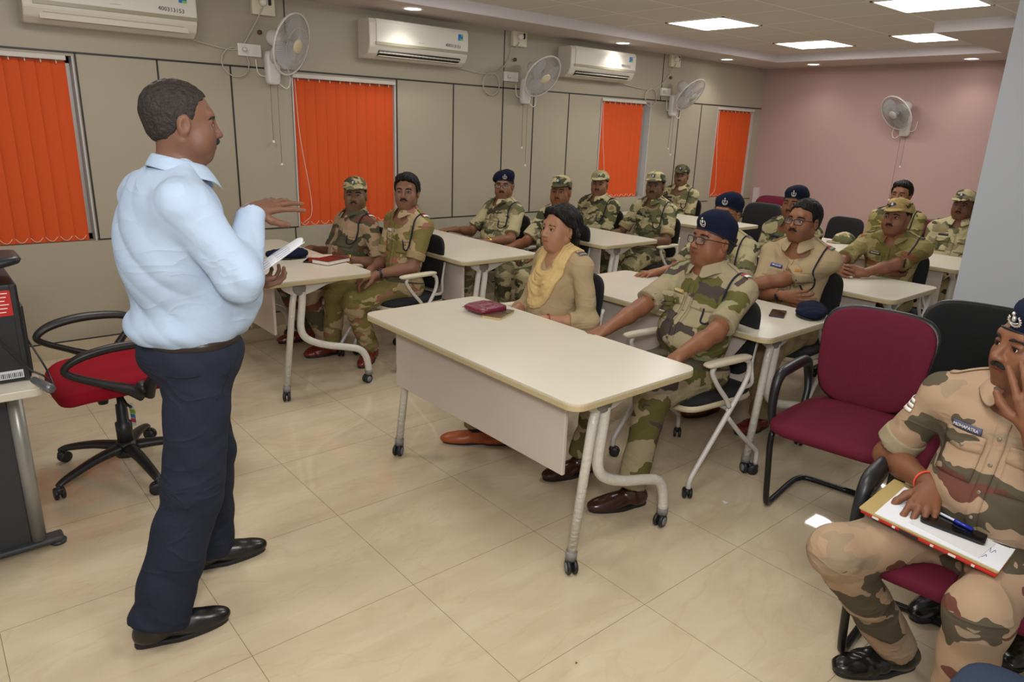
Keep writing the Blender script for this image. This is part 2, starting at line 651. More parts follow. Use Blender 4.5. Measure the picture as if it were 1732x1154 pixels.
# ceiling light panels
M_led = mat('led_panel', 'fffdf6', .4, emit=9.0)
M_led_far = M_led
M_rim = mat('led_panel_rim', 'e8e6e0', .4)
where = ['square ceiling light panel over the middle rows beyond the camouflage officers', 'square ceiling light panel nearest the pink wall and the left border',
         'smaller ceiling light panel beside the lowered ceiling by the pillar', 'large ceiling light panel at the top edge near the pillar']
for i, (px, py, sx, sy) in enumerate(PANELS):
    if i > 3:
        continue
    t = empty('ceiling_light', where[i], 'ceiling light', (px + sx / 2, py + sy / 2, TILE_Z), 0, 'square ceiling light panels')
    b = MB()
    for (cx, cy, dx, dy) in ((0, sy / 2 - .01, sx, .02), (0, -sy / 2 + .01, sx, .02), (sx / 2 - .01, 0, .02, sy), (-sx / 2 + .01, 0, .02, sy)):
        b.box((cx, cy, -.002), (dx, dy, .012))
    b.build('frame', M_rim, t)
    b = MB()
    b.box((0, 0, -.003), (sx - .04, sy - .04, .006))
    b.build('diffuser', M_led, t)
DL = [(3.25, 5.10), (5.80, 5.18), (7.67, 5.20), (8.63, 4.63), (8.72, 2.95)]
dlab = ['round downlight above the air conditioner nearest the presenter', 'round downlight above the second air conditioner',
        'round downlight above the far end of the grey wall', 'round downlight by the far left corner of the pink wall', 'round downlight above the right part of the pink wall']
for i, (x, y) in enumerate(DL):
    t = empty('downlight', dlab[i], 'ceiling light', (x, y, LOW_Z), 0, 'round downlights in the ceiling border')
    b = MB()
    b.lathe([(.085, 0), (.085, -.006), (.078, -.009), (.066, -.007), (.062, .0)], cap=False)
    b.build('bezel', M_rim, t)
    b = MB()
    b.lathe([(.0001, -.004), (.064, -.004), (.064, .0)], cap=False)
    b.build('lens', mat('downlight_lens', 'fffef8', .4, emit=12.0), t)
    l = bpy.data.lights.new('downlight_lamp', 'SPOT')
    l.energy = 11 if i < 3 else 7
    l.spot_size = math.radians(125)
    l.spot_blend = .8
    l.shadow_soft_size = .05
    l.color = (1, .975, .93)
    lo = bpy.data.objects.new('downlight_lamp', l)
    lo.location = (x, y, LOW_Z - .03)
    COL.objects.link(lo)

# ---------------------------------------------------------------- orange vertical blinds
M_orange = mat('orange_blind_fabric', 'cb5022', .7, bump=.15, bscale=60, aniso=(1, 1, .05), spec=.2)
M_chain = mat('blind_chain_plastic', 'ddd6c8', .4)
M_track = mat('blind_headrail', 'c4beb2', .35)
BL = [(-.43, .90, .795, 'orange vertical blind behind the presenter at the left edge', .0),
      (2.41, 3.30, .80, 'orange vertical blind between the first two wall fans, behind the two seated front-left officers', 0),
      (5.88, 6.58, .904, 'orange vertical blind beyond the second wall fan, third from the presenter', 0),
      (8.03, 8.82, .845, 'orange vertical blind nearest the pink wall', 0)]
for (x0, x1, zb, lab, _) in BL:
    t = empty('vertical_blind', lab, 'blind', (x0, WY + .018, zb), 0, 'orange vertical blinds')
    W = x1 - x0
    b = MB()
    b.box((W / 2, -.018, 1.950 - zb), (W + .02, .045, .03), .004)
    b.build('headrail', M_track, t)
    n = max(6, round(W / .085))
    sw = W / n
    b = MB()
    rr = random.Random(int(x0 * 10))
    for i in range(n):
        c = (i + .5) * sw
        a = -.16 + rr.uniform(-.05, .05)
        hw = sw * .62
        V, Fc = [], []
        for j in range(2):
            z = (1.93 - zb) if j else .0
            for k in range(7):
                u = -1 + 2 * k / 6
                bow = .006 * (1 - u * u)
                V.append((c + u * hw * math.cos(a), .012 + u * hw * math.sin(a) - bow, z))
        Fc = [[k, k + 1, 8 + k, 7 + k] for k in range(6)]
        b.add(V, Fc)
        b.box((c, .012, .018), (sw * .9, .006, .036), 0, (0, 0, a))
    b.build('slats', M_orange, t)
    b = MB()
    for i in range(n):
        c0, c1 = (i + .1) * sw, (i + .9) * sw
        b.tube([(c0 + (c1 - c0) * k / 6, -.012, .035 - .028 * (1 - (2 * k / 6 - 1) ** 2)) for k in range(7)], .0016, 5)
        b.tube([(i * sw + sw / 2, -.014, 1.915 - zb), (i * sw + sw / 2, -.010, 1.945 - zb)], .004, 5)
    b.tube([(.01, -.03, 1.93 - zb), (.03, -.035, .7), (.10, -.04, .15), (.02, -.035, .02)], .002, 5, smooth_path=8)
    b.build('chain', M_chain, t)

# ---------------------------------------------------------------- air conditioners
M_ac = mat('ac_white_plastic', 'd6d1c6', .5, spec=.22)
M_acs = mat('ac_side_plastic', 'cfc8ba', .4)
M_gold = mat('ac_khaki_stripe', '98917a', .35)
M_dark = mat('dark_vent', '2b2926', .6)
M_ink = mat('black_ink', '1c1c20', .6)
M_blue = mat('blue_sticker', '1f6fc0', .4)
M_green = mat('green_sticker', '7fbf4c', .4)
def aircon(x0, x1, z0, z1, code, label, open_vent):
    W, Hh, D = x1 - x0, z1 - z0, .19
    t = empty('air_conditioner', label, 'air conditioner', ((x0 + x1) / 2, WY, z0), 0, 'split air conditioners on the grey wall')
    prof = [(0, 0), (-.10, .0), (-.155, .035), (-.185, .085), (-.19, .12), (-.188, Hh - .03), (-.175, Hh), (0, Hh)]
    def ext(name, xa, xb, pr, m, bev=.006):
        b = MB()
        bm = bmesh.new()
        vs = [bm.verts.new((xa, p[0], p[1])) for p in pr]
        f = bm.faces.new(vs)
        r = bmesh.ops.extrude_face_region(bm, geom=[f])
        for v in [g for g in r['geom'] if isinstance(g, bmesh.types.BMVert)]:
            v.co.x = xb
        bmesh.ops.recalc_face_normals(bm, faces=bm.faces)
        if bev:
            bmesh.ops.bevel(bm, geom=list(bm.edges), offset=bev, segments=2, affect='EDGES')
        bm.verts.index_update()
        b.bm(bm)
        return b.build(name, m, t)
    ext('casing', -W / 2, W / 2, prof, M_acs, .004)
    front = [(-.186, .088), (-.196, .12), (-.196, Hh - .03), (-.182, Hh + .002), (-.12, Hh + .004), (-.12, .09)]
    fp = ext('front_panel', -W / 2 + .055, W / 2, front, M_ac, .006)
    b = MB()
    b.box((.027, -.196, .112), (W - .05, .006, .022), .001)
    b.build('stripe', M_gold, t)
    b = MB()
    if open_vent:
        b.box((.01, -.150, .052), (W - .16, .05, .036), 0, (-.65, 0, 0))
        vb = b.build('vent', M_dark, t)
        b = MB()
        for k in range(22):
            b.box((-W / 2 + .11 + k * (W - .2) / 21, -.168, .056), (.003, .012, .04), 0, (-.6, 0, 0))
        b.box((.01, -.160, .040), (W - .16, .05, .004), 0, (-.25, 0, 0))
        b.box((.01, -.140, .018), (W - .16, .06, .004), 0, (-.15, 0, 0))
        b.build('louvre', M_acs, vb)
    else:
        b.box((.01, -.166, .050), (W - .14, .003, .062), 0, (-.6, 0, 0))
        lv = b.build('louvre', mat('ac_pale_louvre', 'd2cabd', .4), t)
        b = MB()
        for k in range(3):
            b.box((.01, -.172 + k * .012, .062 - k * .018), (W - .18, .002, .002), 0, (-.6, 0, 0))
        b.build('louvre_line', M_gold, lv)
    b = MB()
    b.box((W / 2 - .085, -.197, Hh - .06), (.05, .002, .05), 0)
    s_ = b.build('sticker', M_blue, t)
    b = MB()
    b.box((W / 2 - .075, -.1985, Hh - .078), (.03, .001, .014), 0)
    b.box((W / 2 - .070, -.1985, Hh - .045), (.02, .001, .01), 0)
    b.build('sticker_patch', M_green, s_)
    Rm = Matrix.Rotation(PI / 2, 4, 'X')
    text_mesh('lettering', code, .036, M_ink, t, Matrix.Translation((W / 2 - .16, -.1975, .155)) @ Rm @ Matrix.Rotation(-.03, 4, 'Z'))
    b = MB()
    b.box((.0, -.197, .148), (.06, .0015, .002))
    b.build('badge', M_gold, t)
    return t
aircon(.70, 1.68, 2.13, 2.42, '400313153', 'white split air conditioner above the presenter, cut by the top edge', False)
aircon(2.975, 3.935, 2.12, 2.41, '400313151', 'white split air conditioner between the first and second wall fans', True)
aircon(5.19, 6.155, 2.13, 2.415, '40031512', 'white split air conditioner just beyond the second wall fan', True)

# ---------------------------------------------------------------- electrical boxes with cords
M_cream = mat('cream_switch_plate', 'd5cdb2', .4)
M_brown = mat('brown_socket', '5b3a2c', .4)
M_cord = mat('pale_cable', 'b9b29c', .5)
def mcb(x, z, label):
    t = empty('switch_box', label, 'switch', (x, WY, z), 0, 'cream plug boxes high on the grey wall')
    b = MB()
    b.box((0, -.022, 0), (.17, .044, .15), .006)
    b.build('plate', M_cream, t)
    b = MB()
    b.lathe([(.028, 0), (.028, .03), (.018, .045), (.001, .046)], (-.01, -.04, .01), (0, -1, 0), 16)
    b.build('plug', mat('white_plug', 'e4e0d6', .3), t)
    b = MB()
    b.box((.045, -.048, .02), (.02, .012, .05), .003)
    b.build('switch', M_ink, t)
    b = MB()
    b.lathe([(.016, 0), (.016, .02), (.001, .024)], (-.03, -.002, -.19), (0, -1, 0), 12)
    b.build('outlet', M_brown, t)
    return t
def cable(pts, label, r=.005):
    b = MB()
    b.tube(pts, r, 6, smooth_path=10)
    # spare coil
    o = b.build('power_cable', M_cord)
    return tag(o, label, 'cable', 'air conditioner cables')
mx_ = [(2.20, 2.42), (4.655, 2.435), (7.03, 2.435)]
ml = ['cream plug box at the top edge beside the first wall fan', 'cream plug box above the second wall fan', 'cream plug box above the third wall fan']
for (x, z), l in zip(mx_, ml):
    mcb(x, z, l)
for (xa, xb, l) in ((1.68, 2.19, 'beige cable looping from the air conditioner over the presenter'), (3.92, 4.63, 'beige cable looping from the middle air conditioner'), (6.15, 7.01, 'beige cable looping from the farthest air conditioner')):
    xm = xa + (xb - xa) * .62
    pts = [(xa - .03, WY - .05, 2.14), (xa + .1, WY - .015, 2.115), (xm, WY - .012, 2.10), (xb - .08, WY - .02, 2.24), (xb, WY - .06, 2.40)]
    o = cable(pts, l)
    b = MB()
    b.tube([(xm + .1 * math.cos(a) - .02, WY - .012 - .004 * k / 9, 2.01 + .1 * math.sin(a)) for k in range(28) for a in [k * 2 * PI / 14]], .004, 6)
    b.build('coil', M_cord, o)
def socket(x, z, label):
    t = empty('wall_socket', label, 'socket', (x, WY, z), 0, 'white sockets beside the wall fans')
    b = MB()
    b.box((0, -.012, 0), (.17, .024, .085), .004)
    b.build('plate', mat('white_plate', 'dcd9d2', .35), t)
    b = MB()
    for dx in (-.045, .03):
        b.box((dx, -.026, 0), (.04, .006, .045), .002)
    b.build('switch', M_white, t)
    b = MB()
    b.lathe([(.014, 0), (.014, .03), (.006, .04)], (-.045, -.028, 0), (0, -1, 0), 10)
    b.build('plug', M_white, t)
for x, z, l in ((2.085, 2.10, 'white socket left of the first wall fan'), (4.58, 2.09, 'white socket left of the second wall fan'), (6.925, 2.083, 'white socket left of the third wall fan')):
    socket(x, z, l)

# ---------------------------------------------------------------- wall fans
M_fan = mat('fan_white_plastic', 'cfcac4', .35)
M_fang = mat('fan_grille', 'c6c2be', .35)
M_blade = mat('fan_blade', 'b9bcc2', .25, alpha=.75)
M_cap = mat('fan_centre_cap', 'cbbf9f', .35)
M_gcap = mat('fan_grey_cap', 'aaa79f', .35)
def wall_fan(base, axis, label, cap_mat, wall='left', grille=None, R=.205, cords=((-.025, .43), (.03, .60))):
    """base: mount on wall; head looks along axis (world)"""
    t = empty('wall_fan', label, 'fan', base, 0, 'wall fans with pull cords')
    out = Vector((0, -1, 0)) if wall == 'left' else Vector((-1, 0, 0))
    sidev = Vector((1, 0, 0)) if wall == 'left' else Vector((0, 1, 0))
    b = MB()
    rot = None
    if wall == 'left':
        b.pillow((0, -.035, -.03), (.055, .04, .12), .4, .6)
    else:
        b.pillow((-.035, 0, -.03), (.04, .055, .12), .4, .6)
    b.tube([out * .05 + Vector((0, 0, .02)), out * .10 + Vector((0, 0, .08)), out * .16 + Vector((0, 0, .13))], [.035, .028, .026], 12)
    b.build('mount', M_fan, t)
    A = Vector(axis).normalized()
    hc = out * .17 + Vector((0, 0, .16))
    b = MB()
    b.lathe([(.001, -.09), (.035, -.085), (.058, -.05), (.062, 0), (.06, .05), (.045, .06)], hc[:], A[:], 20)
    b.build('motor', M_fan, t)
    fc = hc + A * .115
    q = Vector((0, 0, 1)).rotation_difference(A)
    b = MB()
    ring = lambda rr_, h, n=40: [(q @ Vector((rr_ * math.cos(2 * PI * k / n), rr_ * math.sin(2 * PI * k / n), h)) + fc)[:] for k in range(n)]
    b.tube(ring(R, 0), .008, 8, closed=True)
    rim = b.build('rim', M_fan, t)
    b = MB()
    nsp = 84
    for k in range(nsp):
        a = 2 * PI * k / nsp
        d = Vector((math.cos(a), math.sin(a), 0))
        for sgn in (1, -1):
            pts = []
            for j in range(7):
                u = j / 6
                rr_ = .05 + (R - .05) * u
                h = sgn * (.05 * (1 - u ** 3.0))
                pts.append((q @ (d * rr_ + Vector((0, 0, h))) + fc)[:])
            b.tube(pts, .0011, 3, cap=False)
    for rr_, u in ((.13, .5),):
        for sgn in (1, -1):
            b.tube(ring(rr_, sgn * .05 * (1 - ((rr_ - .05) / (R - .05)) ** 3), 32), .0015, 4, closed=True)
    b.build('grille', grille or M_fang, t)
    b = MB()
    b.lathe([(.001, .062), (.04, .06), (.052, .052), (.054, .045)], fc[:], A[:], 24)
    cp = b.build('centre_cap', cap_mat, t)
    b = MB()
    for k in range(3):
        a0 = 2 * PI * k / 3 + .4
        V, Fc = [], []
        nu, nv = 8, 7
        for i in range(nu + 1):
            rr_ = .03 + (R * .86 - .03) * i / nu
            for j in range(nv + 1):
                w_ = (j / nv - .5) * (1.5 - .35 * i / nu) * (.75 + .5 * math.sin(PI * i / nu))
                V.append((q @ Vector((rr_ * math.cos(a0 + w_), rr_ * math.sin(a0 + w_), -.022 + .045 * (j / nv))) + fc)[:])
        for i in range(nu):
            for j in range(nv):
                k0 = i * (nv + 1) + j
                Fc.append([k0, k0 + 1, k0 + nv + 2, k0 + nv + 1])
        b.add(V, Fc)
    b.lathe([(.001, -.03), (.03, -.03), (.035, .02), (.001, .03)], fc[:], A[:], 16)
    b.build('blades', M_blade, t)
    for dx, ln in cords:
        b = MB()
        p = sidev * dx + out * .04 + Vector((0, 0, -.13))
        b.tube([p[:], (p + Vector((0, 0, -ln)))[:]], .0016, 5)
        pc = b.build('pull_cord', mat('dark_cord', '5d5850', .6), t)
        b = MB()
        b.pillow((p + Vector((0, 0, -ln)))[:], (.010, .010, .012), 1, 1, 10, 8)
        b.build('cord_knob', mat('cord_knob_white', 'e6e2da', .3), pc)
    b = MB()
    p = out * .03 + Vector((0, 0, -.10))
    b.tube([(sidev * -.12 + out * .03 + Vector((0, 0, .02)))[:], (sidev * -.10 + out * .03 + Vector((0, 0, -.08)))[:], (p)[:], (sidev * .09 + out * .06 + Vector((0, 0, -.17)))[:], (sidev * .13 + out * .05 + Vector((0, 0, -.1)))[:], (sidev * .08 + out * .09 + Vector((0, 0, .02)))[:]], .004, 6, smooth_path=8)
    b.build('cord', M_white, t)
    return t
wall_fan((2.24, WY, 2.02), (.55, -.80, -.30), 'white wall fan to the right of the presenter, nearest the camera', M_cap, R=.215)
wall_fan((4.75, WY, 2.00), (.05, -.85, -.55), 'white wall fan between the two far air conditioners', M_cap)
wall_fan((7.06, WY, 1.97), (.05, -.80, -.62), 'white wall fan near the far end of the grey wall', M_gcap, cords=((-.025, .39), (.03, .46)))
wall_fan((XW, 3.58, 1.84), (-.80, .35, -.52), 'grey wall fan on the pink wall', M_gcap, 'back', mat('fan_grey_grille', '8f8c88', .4), cords=((-.025, .36), (.03, .75)))
# ================================================================ TABLES
M_top = mat('cream_table_laminate', 'c7c0af', .32, spec=.45, var=.025, vscale=3, aniso=(8, 1, 1))
M_edge = mat('beige_edge_band', 'b3a37c', .45)
M_panel = mat('table_modesty_panel', 'c3b6ac', .4, var=.03, vscale=4, aniso=(1, 1, 5))
M_leg = mat('white_tube_wrapped_in_film', 'cbc7bc', .28, spec=.6, bump=.5, bscale=28, aniso=(1, 1, 2.2))
M_legw = mat('white_powder_coat', 'cdc8be', .35)
M_rub = mat('black_caster_rubber', '1d1e20', .45)
M_hub = mat('grey_caster_hub', '6f757a', .4)
M_grey = mat('grey_hinge_cap', '7f7d78', .5)
M_sil = mat('silver_paint', '9d9d97', .35, metal=.4)

def caster(parent, x, y, a=0., r=.03, name='caster', hub=True):
    b = MB()
    d = (math.cos(a), math.sin(a), 0)
    n = (-math.sin(a), math.cos(a), 0)
    cx, cy = x - d[0] * .012, y - d[1] * .012
    for s in (-1, 1):
        b.lathe([(.001, -.007), (r * .85, -.008), (r, -.004), (r, .004), (r * .85, .008), (.001, .007)], (cx + n[0] * .013 * s, cy + n[1] * .013 * s, r), n, 20)
    b.pillow((x, y, r * 1.55), (.020, .014, .016), .8, .8, 12, 8)
    b.lathe([(.011, 0), (.011, .03)], (x, y, r * 1.5), (0, 0, 1), 10)
    o = b.build(name, M_rub, parent)
    if hub:
        b = MB()
        for s in (-1, 1):
            b.lathe([(.001, .0), (r * .62, .0), (r * .6, .003), (.001, .004)], (cx + n[0] * .0205 * s, cy + n[1] * .0205 * s, r), (n[0] * s, n[1] * s, 0), 16)
        b.build('hub', M_hub, o)
    return o

TABW, TABD = 1.45, .69
def make_table():
    t = empty('folding_table', 'x', 'table', (0, 0, 0), 0, 'white flip-top training tables')
    W = TABW / 2
    # local: x = 0 front edge (towards the presenter) .. TABD back edge, y centred
    b = MB()
    b.slab(rrect(0.001, TABD - .001, -W + .001, W - .001, .055), .744, .752, .0012)
    top = b.build('tabletop', M_top, t)
    b = MB()
    b.slab(rrect(0, TABD, -W, W, .056), .722, .7445, .003)
    b.build('edge_band', M_edge, top)
    b = MB()
    b.box((.105, 0, .555), (.016, 2 * .585, .30), .003)
    b.build('modesty_panel', M_panel, t)
    for s in (-1, 1):
        y = s * .625
        b = MB()
        # shaped bracket under the top
        bm = bmesh.new()
        pr = [(.12, .722), (.62, .722), (.60, .712), (.42, .690), (.33, .655), (.27, .640), (.20, .645), (.15, .675)]
        vs = [bm.verts.new((p[0], y - .016, p[1])) for p in pr]
        f = bm.faces.new(vs)
        r = bmesh.ops.extrude_face_region(bm, geom=[f])
        for v in [g for g in r['geom'] if isinstance(g, bmesh.types.BMVert)]:
            v.co.y += .032
        bmesh.ops.recalc_face_normals(bm, faces=bm.faces)
        bmesh.ops.bevel(bm, geom=list(bm.edges), offset=.005, segments=2, affect='EDGES')
        bm.verts.index_update()
        b.bm(bm)
        br = b.build('bracket', M_legw, t)
        b = MB()
        b.lathe([(.001, 0), (.042, 0), (.04, .004), (.001, .005)], (.24, y + s * .016, .685), (0, s, 0), 20)
        b.build('hinge_cap', M_grey, br)
        # straight front leg
        b = MB()
        b.tube([(.215, y, .665), (.20, y, .60), (.135, y, .075)], .019, 14)
        lg = b.build('leg', M_leg, t)
        b = MB()
        b.lathe([(.023, 0), (.023, .035)], (.133, y, .055), (.1, 0, 1), 12)
        b.build('leg_collar', M_grey, lg)
        # bent rear leg
        b = MB()
        b.tube([(.265, y, .66), (.255, y, .56), (.243, y, .45), (.262, y, .385), (.32, y, .34), (.42, y, .30), (.56, y, .262), (.63, y, .235), (.668, y, .19), (.685, y, .13), (.69, y, .075)], .022, 14, smooth_path=5)
        lg = b.build('leg', M_leg, t)
        b = MB()
        b.lathe([(.025, 0), (.025, .03)], (.69, y, .058), (0, 0, 1), 12)
        b.build('leg_collar', M_grey, lg)
        caster(t, .133, y, 1.1 if s < 0 else .6)
        caster(t, .69, y, .15)
    return t
TABLES = [(1.595, 2.235, 'front white table with the maroon purse, nearest the camera'),
          (1.435, 4.51, 'white table beside the orange blind with a beret and red book on it'),
          (2.80, 4.50, 'empty white table behind the two front-left officers'),
          (4.20, 4.50, 'white table behind the woman, third along the grey wall'),
          (6.02, 4.64, 'farthest white table along the grey wall'),
          (2.905, 2.30, 'white table with a phone and a navy beret behind the front table'),
          (4.28, 2.31, 'white table under the clasped hands of the officer in the tan cap'),
          (5.78, 2.46, 'farthest white table on the right, beside the pillar')]
tab0 = make_table()
tabs = []
for i, (x, y, l) in enumerate(TABLES):
    t = tab0 if i == 0 else copy_tree(tab0)
    t.location = (x, y, 0)
    t['label'] = l
    tabs.append(t)

# ================================================================ NESTING CHAIRS
M_padc = mat('cream_arm_pad', 'c9bfa8', .5)
M_shell = mat('cream_seat_shell', 'c0b398', .5)
M_cush = mat('navy_black_seat_fabric', '17181c', .9, bump=.4, bscale=300)
M_mesh = mat('black_back_fabric', '121316', .9, bump=.4, bscale=260)
M_tubew = mat('white_chair_tube', 'c4c0ba', .32, spec=.6)
def back_bend(k, tilt):
    def f(p):
        return [p[0] + k * p[1] ** 2 * 1.0 - tilt * (p[2]) + .35 * 0, p[1], p[2]]
    return f
def make_nesting():
    t = empty('nesting_chair', 'x', 'chair', (0, 0, 0), 0, 'white framed nesting chairs with black seats')
    b = MB()
    b.pillow((.02, 0, .452), (.235, .235, .030), .6, .35, 36, 12, lambda p: [p[0], p[1], p[2] + .10 * (p[1] ** 2) - .25 * max(0, p[0] - .08) ** 2])
    b.build('cushion', M_cush, t)
    b = MB()
    b.pillow((.02, 0, .425), (.24, .24, .024), .5, .35, 36, 10, lambda p: [p[0], p[1], p[2] + .10 * (p[1] ** 2) - .25 * max(0, p[0] - .08) ** 2])
    b.build('seat_shell', M_shell, t)
    b = MB()
    b.pillow((-.215, 0, .690), (.018, .200, .190), .45, .4, 40, 20, back_bend(.5, .14))
    b.build('backrest', M_mesh, t)
    for s in (-1, 1):
        y = s * .262
        b = MB()
        b.pillow((.07, y, .655), (.155, .028, .014), .6, .45, 28, 8)
        b.build('arm_pad', M_padc, t)
        b = MB()
        # arm loop and front leg in one bent tube
        b.tube([(.16, y, .640), (.17, y, .61), (.12, y, .54), (.055, y, .47), (.02, y, .42)], .0115, 10, smooth_path=6)
        b.tube([(-.06, y, .64), (-.085, y, .62), (-.09, y, .57), (-.06, y, .50), (.02, y, .39), (.11, y, .27), (.215, y, .13), (.238, y, .09), (.24, y, .055)], .0125, 10, smooth_path=6)
        b.tube([(.03, y, .375), (-.10, y, .25), (-.22, y, .15), (-.245, y, .12), (-.25, y, .055)], .0115, 10, smooth_path=5)
        b.tube([(.02, y, .40), (.0, y * .8, .40), (-.0, 0, .405)], .011, 8, smooth_path=4)
        b.tube([(-.06, y, .50), (-.16, y * .9, .50), (-.205, y * .72, .58), (-.232, y * .70, .70)], .010, 8, smooth_path=5)
        b.build('side_frame', M_tubew, t)
        caster(t, .24, y, .9 * s, .026, 'caster', False)
        caster(t, -.25, y, 2.4 * s, .026, 'caster', False)
    return t
nest0 = make_nesting()
nest_used = []
def nesting(x, y, rz, label, legs=None):
    t = nest0 if not nest_used else copy_tree(nest0)
    nest_used.append(t)
    t.location = (x, y, 0)
    t.rotation_euler = (0, 0, rz)
    t['label'] = label
    return t

# ================================================================ CANTILEVER CHAIRS
M_mar = mat('maroon_upholstery', '611a2e', .8, bump=.25, bscale=400, var=.12, vscale=7, sheen=.0, spec=.2)
M_blk = mat('black_upholstery', '0e1012', .92, bump=.3, bscale=400)
M_blkp = mat('black_arm_plastic', '1c1e21', .38)
M_blkt = mat('black_steel_tube', '17181a', .3, metal=.2)
def make_cantilever(fabric, name, group):
    t = empty(name, 'x', 'chair', (0, 0, 0), 0, group)
    b = MB()
    b.pillow((.02, 0, .455), (.255, .245, .042), .55, .42, 40, 14, lambda p: [p[0] - (.04 if p[0] < 0 else 0), p[1] * (1 + .12 * p[0] / .25), p[2] - .35 * max(0, p[0] - .1) ** 2 - .10 * p[1] ** 2])
    b.build('seat', fabric, t)
    b = MB()
    b.pillow((.0, 0, .425), (.245, .235, .025), .5, .42, 36, 8)
    b.build('seat_underside', M_blkp, t)
    b = MB()
    fb = lambda p: [p[0] + .55 * p[1] ** 2 - .22 * p[2], p[1] * (1 + .10 * p[2] / .2), p[2]]
    b.pillow((-.245, 0, .70), (.033, .225, .215), .55, .5, 44, 20, fb)
    b.build('backrest', fabric, t)
    b = MB()
    b.pillow((-.262, 0, .70), (.026, .232, .222), .5, .5, 40, 18, fb)
    b.build('back_shell', M_blkp, t)
    for s in (-1, 1):
        y = s * .262
        b = MB()
        b.tube([(-.175, y * .93, .43), (-.21, y * .95, .50), (-.225, y, .57), (-.19, y, .635), (-.12, y, .655), (.05, y, .66), (.14, y, .652), (.178, y, .60), (.182, y, .50), (.175, y * .96, .43)], [.015, .016, .02, .023, .025, .025, .023, .02, .018, .016], 12, smooth_path=6)
        b.build('armrest', M_blkp, t)
    b = MB()
    for s in (-1, 1):
        y = s * .245
        b.tube([(-.2, y * .8, .42), (.05, y * .95, .42), (.15, y, .41), (.185, y, .36), (.16, y, .20), (.13, y, .06), (.10, y, .018), (.02, y, .015), (-.18, y, .015), (-.25, y * .96, .015), (-.29, y * .8, .015), (-.30, 0, .015)], .0135, 12, smooth_path=6)
        b.tube([(-.18, s * .16, .42), (-.24, s * .14, .45), (-.265, s * .12, .60)], .012, 8, smooth_path=4)
    b.build('frame', M_blkt, t)
    return t
can_m = make_cantilever(M_mar, 'cantilever_chair', 'maroon upholstered visitor chairs')
can_k = make_cantilever(M_blk, 'cantilever_chair', 'black upholstered visitor chairs')
used_c = {0: 0, 1: 0}
def cant(kind, x, y, rz, label):
    src = (can_m, can_k)[kind]
    t = src if not used_c[kind] else copy_tree(src)
    used_c[kind] += 1
    t.location = (x, y, 0)
    t.rotation_euler = (0, 0, rz)
    t['label'] = label
    return t
cant(0, 2.95, 1.185, math.radians(188), 'empty maroon chair with black arms in the right foreground')
cant(0, 2.26, .50, math.radians(186), 'maroon chair under the officer holding papers at the right edge')
cant(1, 3.50, .95, math.radians(190), 'large black chair behind the empty maroon chair, in front of the pillar')
cant(0, 8.05, 4.72, PI, 'maroon chair back against the pink wall, left of the beret-wearing officer')
cant(1, 7.05, 4.25, PI, 'black chair back behind the farthest table on the left')
cant(0, 7.35, 2.52, PI, 'maroon chair back between the two farthest right officers')

# ================================================================ RED OFFICE CHAIR
M_red = mat('red_upholstery', '950d22', .8, bump=.3, bscale=500, var=.06, vscale=9, spec=.2)
M_bp = mat('black_moulded_plastic', '1f2021', .42)
t = empty('office_chair', 'red swivel office chair with black loop arms behind the presenter', 'chair', (.61, 3.49, 0), math.radians(182))
b = MB()
b.pillow((.0, 0, .475), (.265, .25, .05), .55, .4, 44, 14, lambda p: [p[0], p[1] * (1 + .06 * p[0] / .25), p[2] - 1.6 * max(0, p[0] - .13) ** 2 + .22 * p[1] ** 2])
b.build('seat', M_red, t)
b = MB()
b.pillow((-.30, 0, .80), (.035, .215, .27), .55, .45, 40, 20, lambda p: [p[0] + .8 * p[1] ** 2 - .16 * p[2], p[1], p[2]])
b.build('backrest', M_red, t)
b = MB()
b.pillow((.0, 0, .43), (.16, .13, .022), .4, .4)
b.tube([(-.10, 0, .43), (-.26, 0, .43), (-.33, 0, .50), (-.33, 0, .66)], [.03, .028, .025, .02], 12, smooth_path=5)
b.build('seat_bracket', M_bp, t)
for s in (-1, 1):
    y = s * .285
    b = MB()
    # closed loop arm: flat top band, slanted front and rear legs meeting low at the seat side
    b.tube([(-.06, y * .86, .45), (-.075, y, .52), (-.13, y, .60), (-.155, y, .655), (-.10, y * 1.02, .685), (.05, y * 1.03, .695), (.18, y * 1.02, .675), (.245, y, .635), (.225, y, .60), (.12, y, .545), (.03, y * .98, .50), (-.03, y * .9, .455)],
           [.028, .02, .015, .016, .017, .019, .018, .014, .013, .014, .02, .026], 12, smooth_path=6, flat=1.35)
    b.tube([(-.04, y * .93, .49), (-.04, y * .7, .43), (-.04, y * .4, .425)], [.03, .022, .02], 10)
    b.build('armrest', M_bp, t)
b = MB()
b.lathe([(.034, .13), (.036, .24), (.026, .245), (.024, .33), (.016, .335), (.016, .43)], seg=20)
gc = b.build('gas_column', M_bp, t)
b = MB()
b.lathe([(.05, .075), (.055, .10), (.045, .14), (.03, .15)], seg=24)
for k in range(5):
    a = 2 * PI * k / 5 + .42
    d = (math.cos(a), math.sin(a))
    b.tube([(d[0] * .03, d[1] * .03, .118), (d[0] * .16, d[1] * .16, .112), (d[0] * .30, d[1] * .30, .084), (d[0] * .345, d[1] * .345, .066)], [.032, .026, .021, .016], 12, smooth_path=4, flat=.75)
b.build('star_base', M_bp, t)
for k in range(5):
    a = 2 * PI * k / 5 + .42
    caster(t, math.cos(a) * .34, math.sin(a) * .34, a + 1.2, .028, 'caster', False)
b = MB()
b.box((-.035, .045, .285), (.002, .035, .11), 0, (.1, 0, .4))
tg = b.build('swing_tag', mat('tag_white', 'd8d4cc', .5), t)
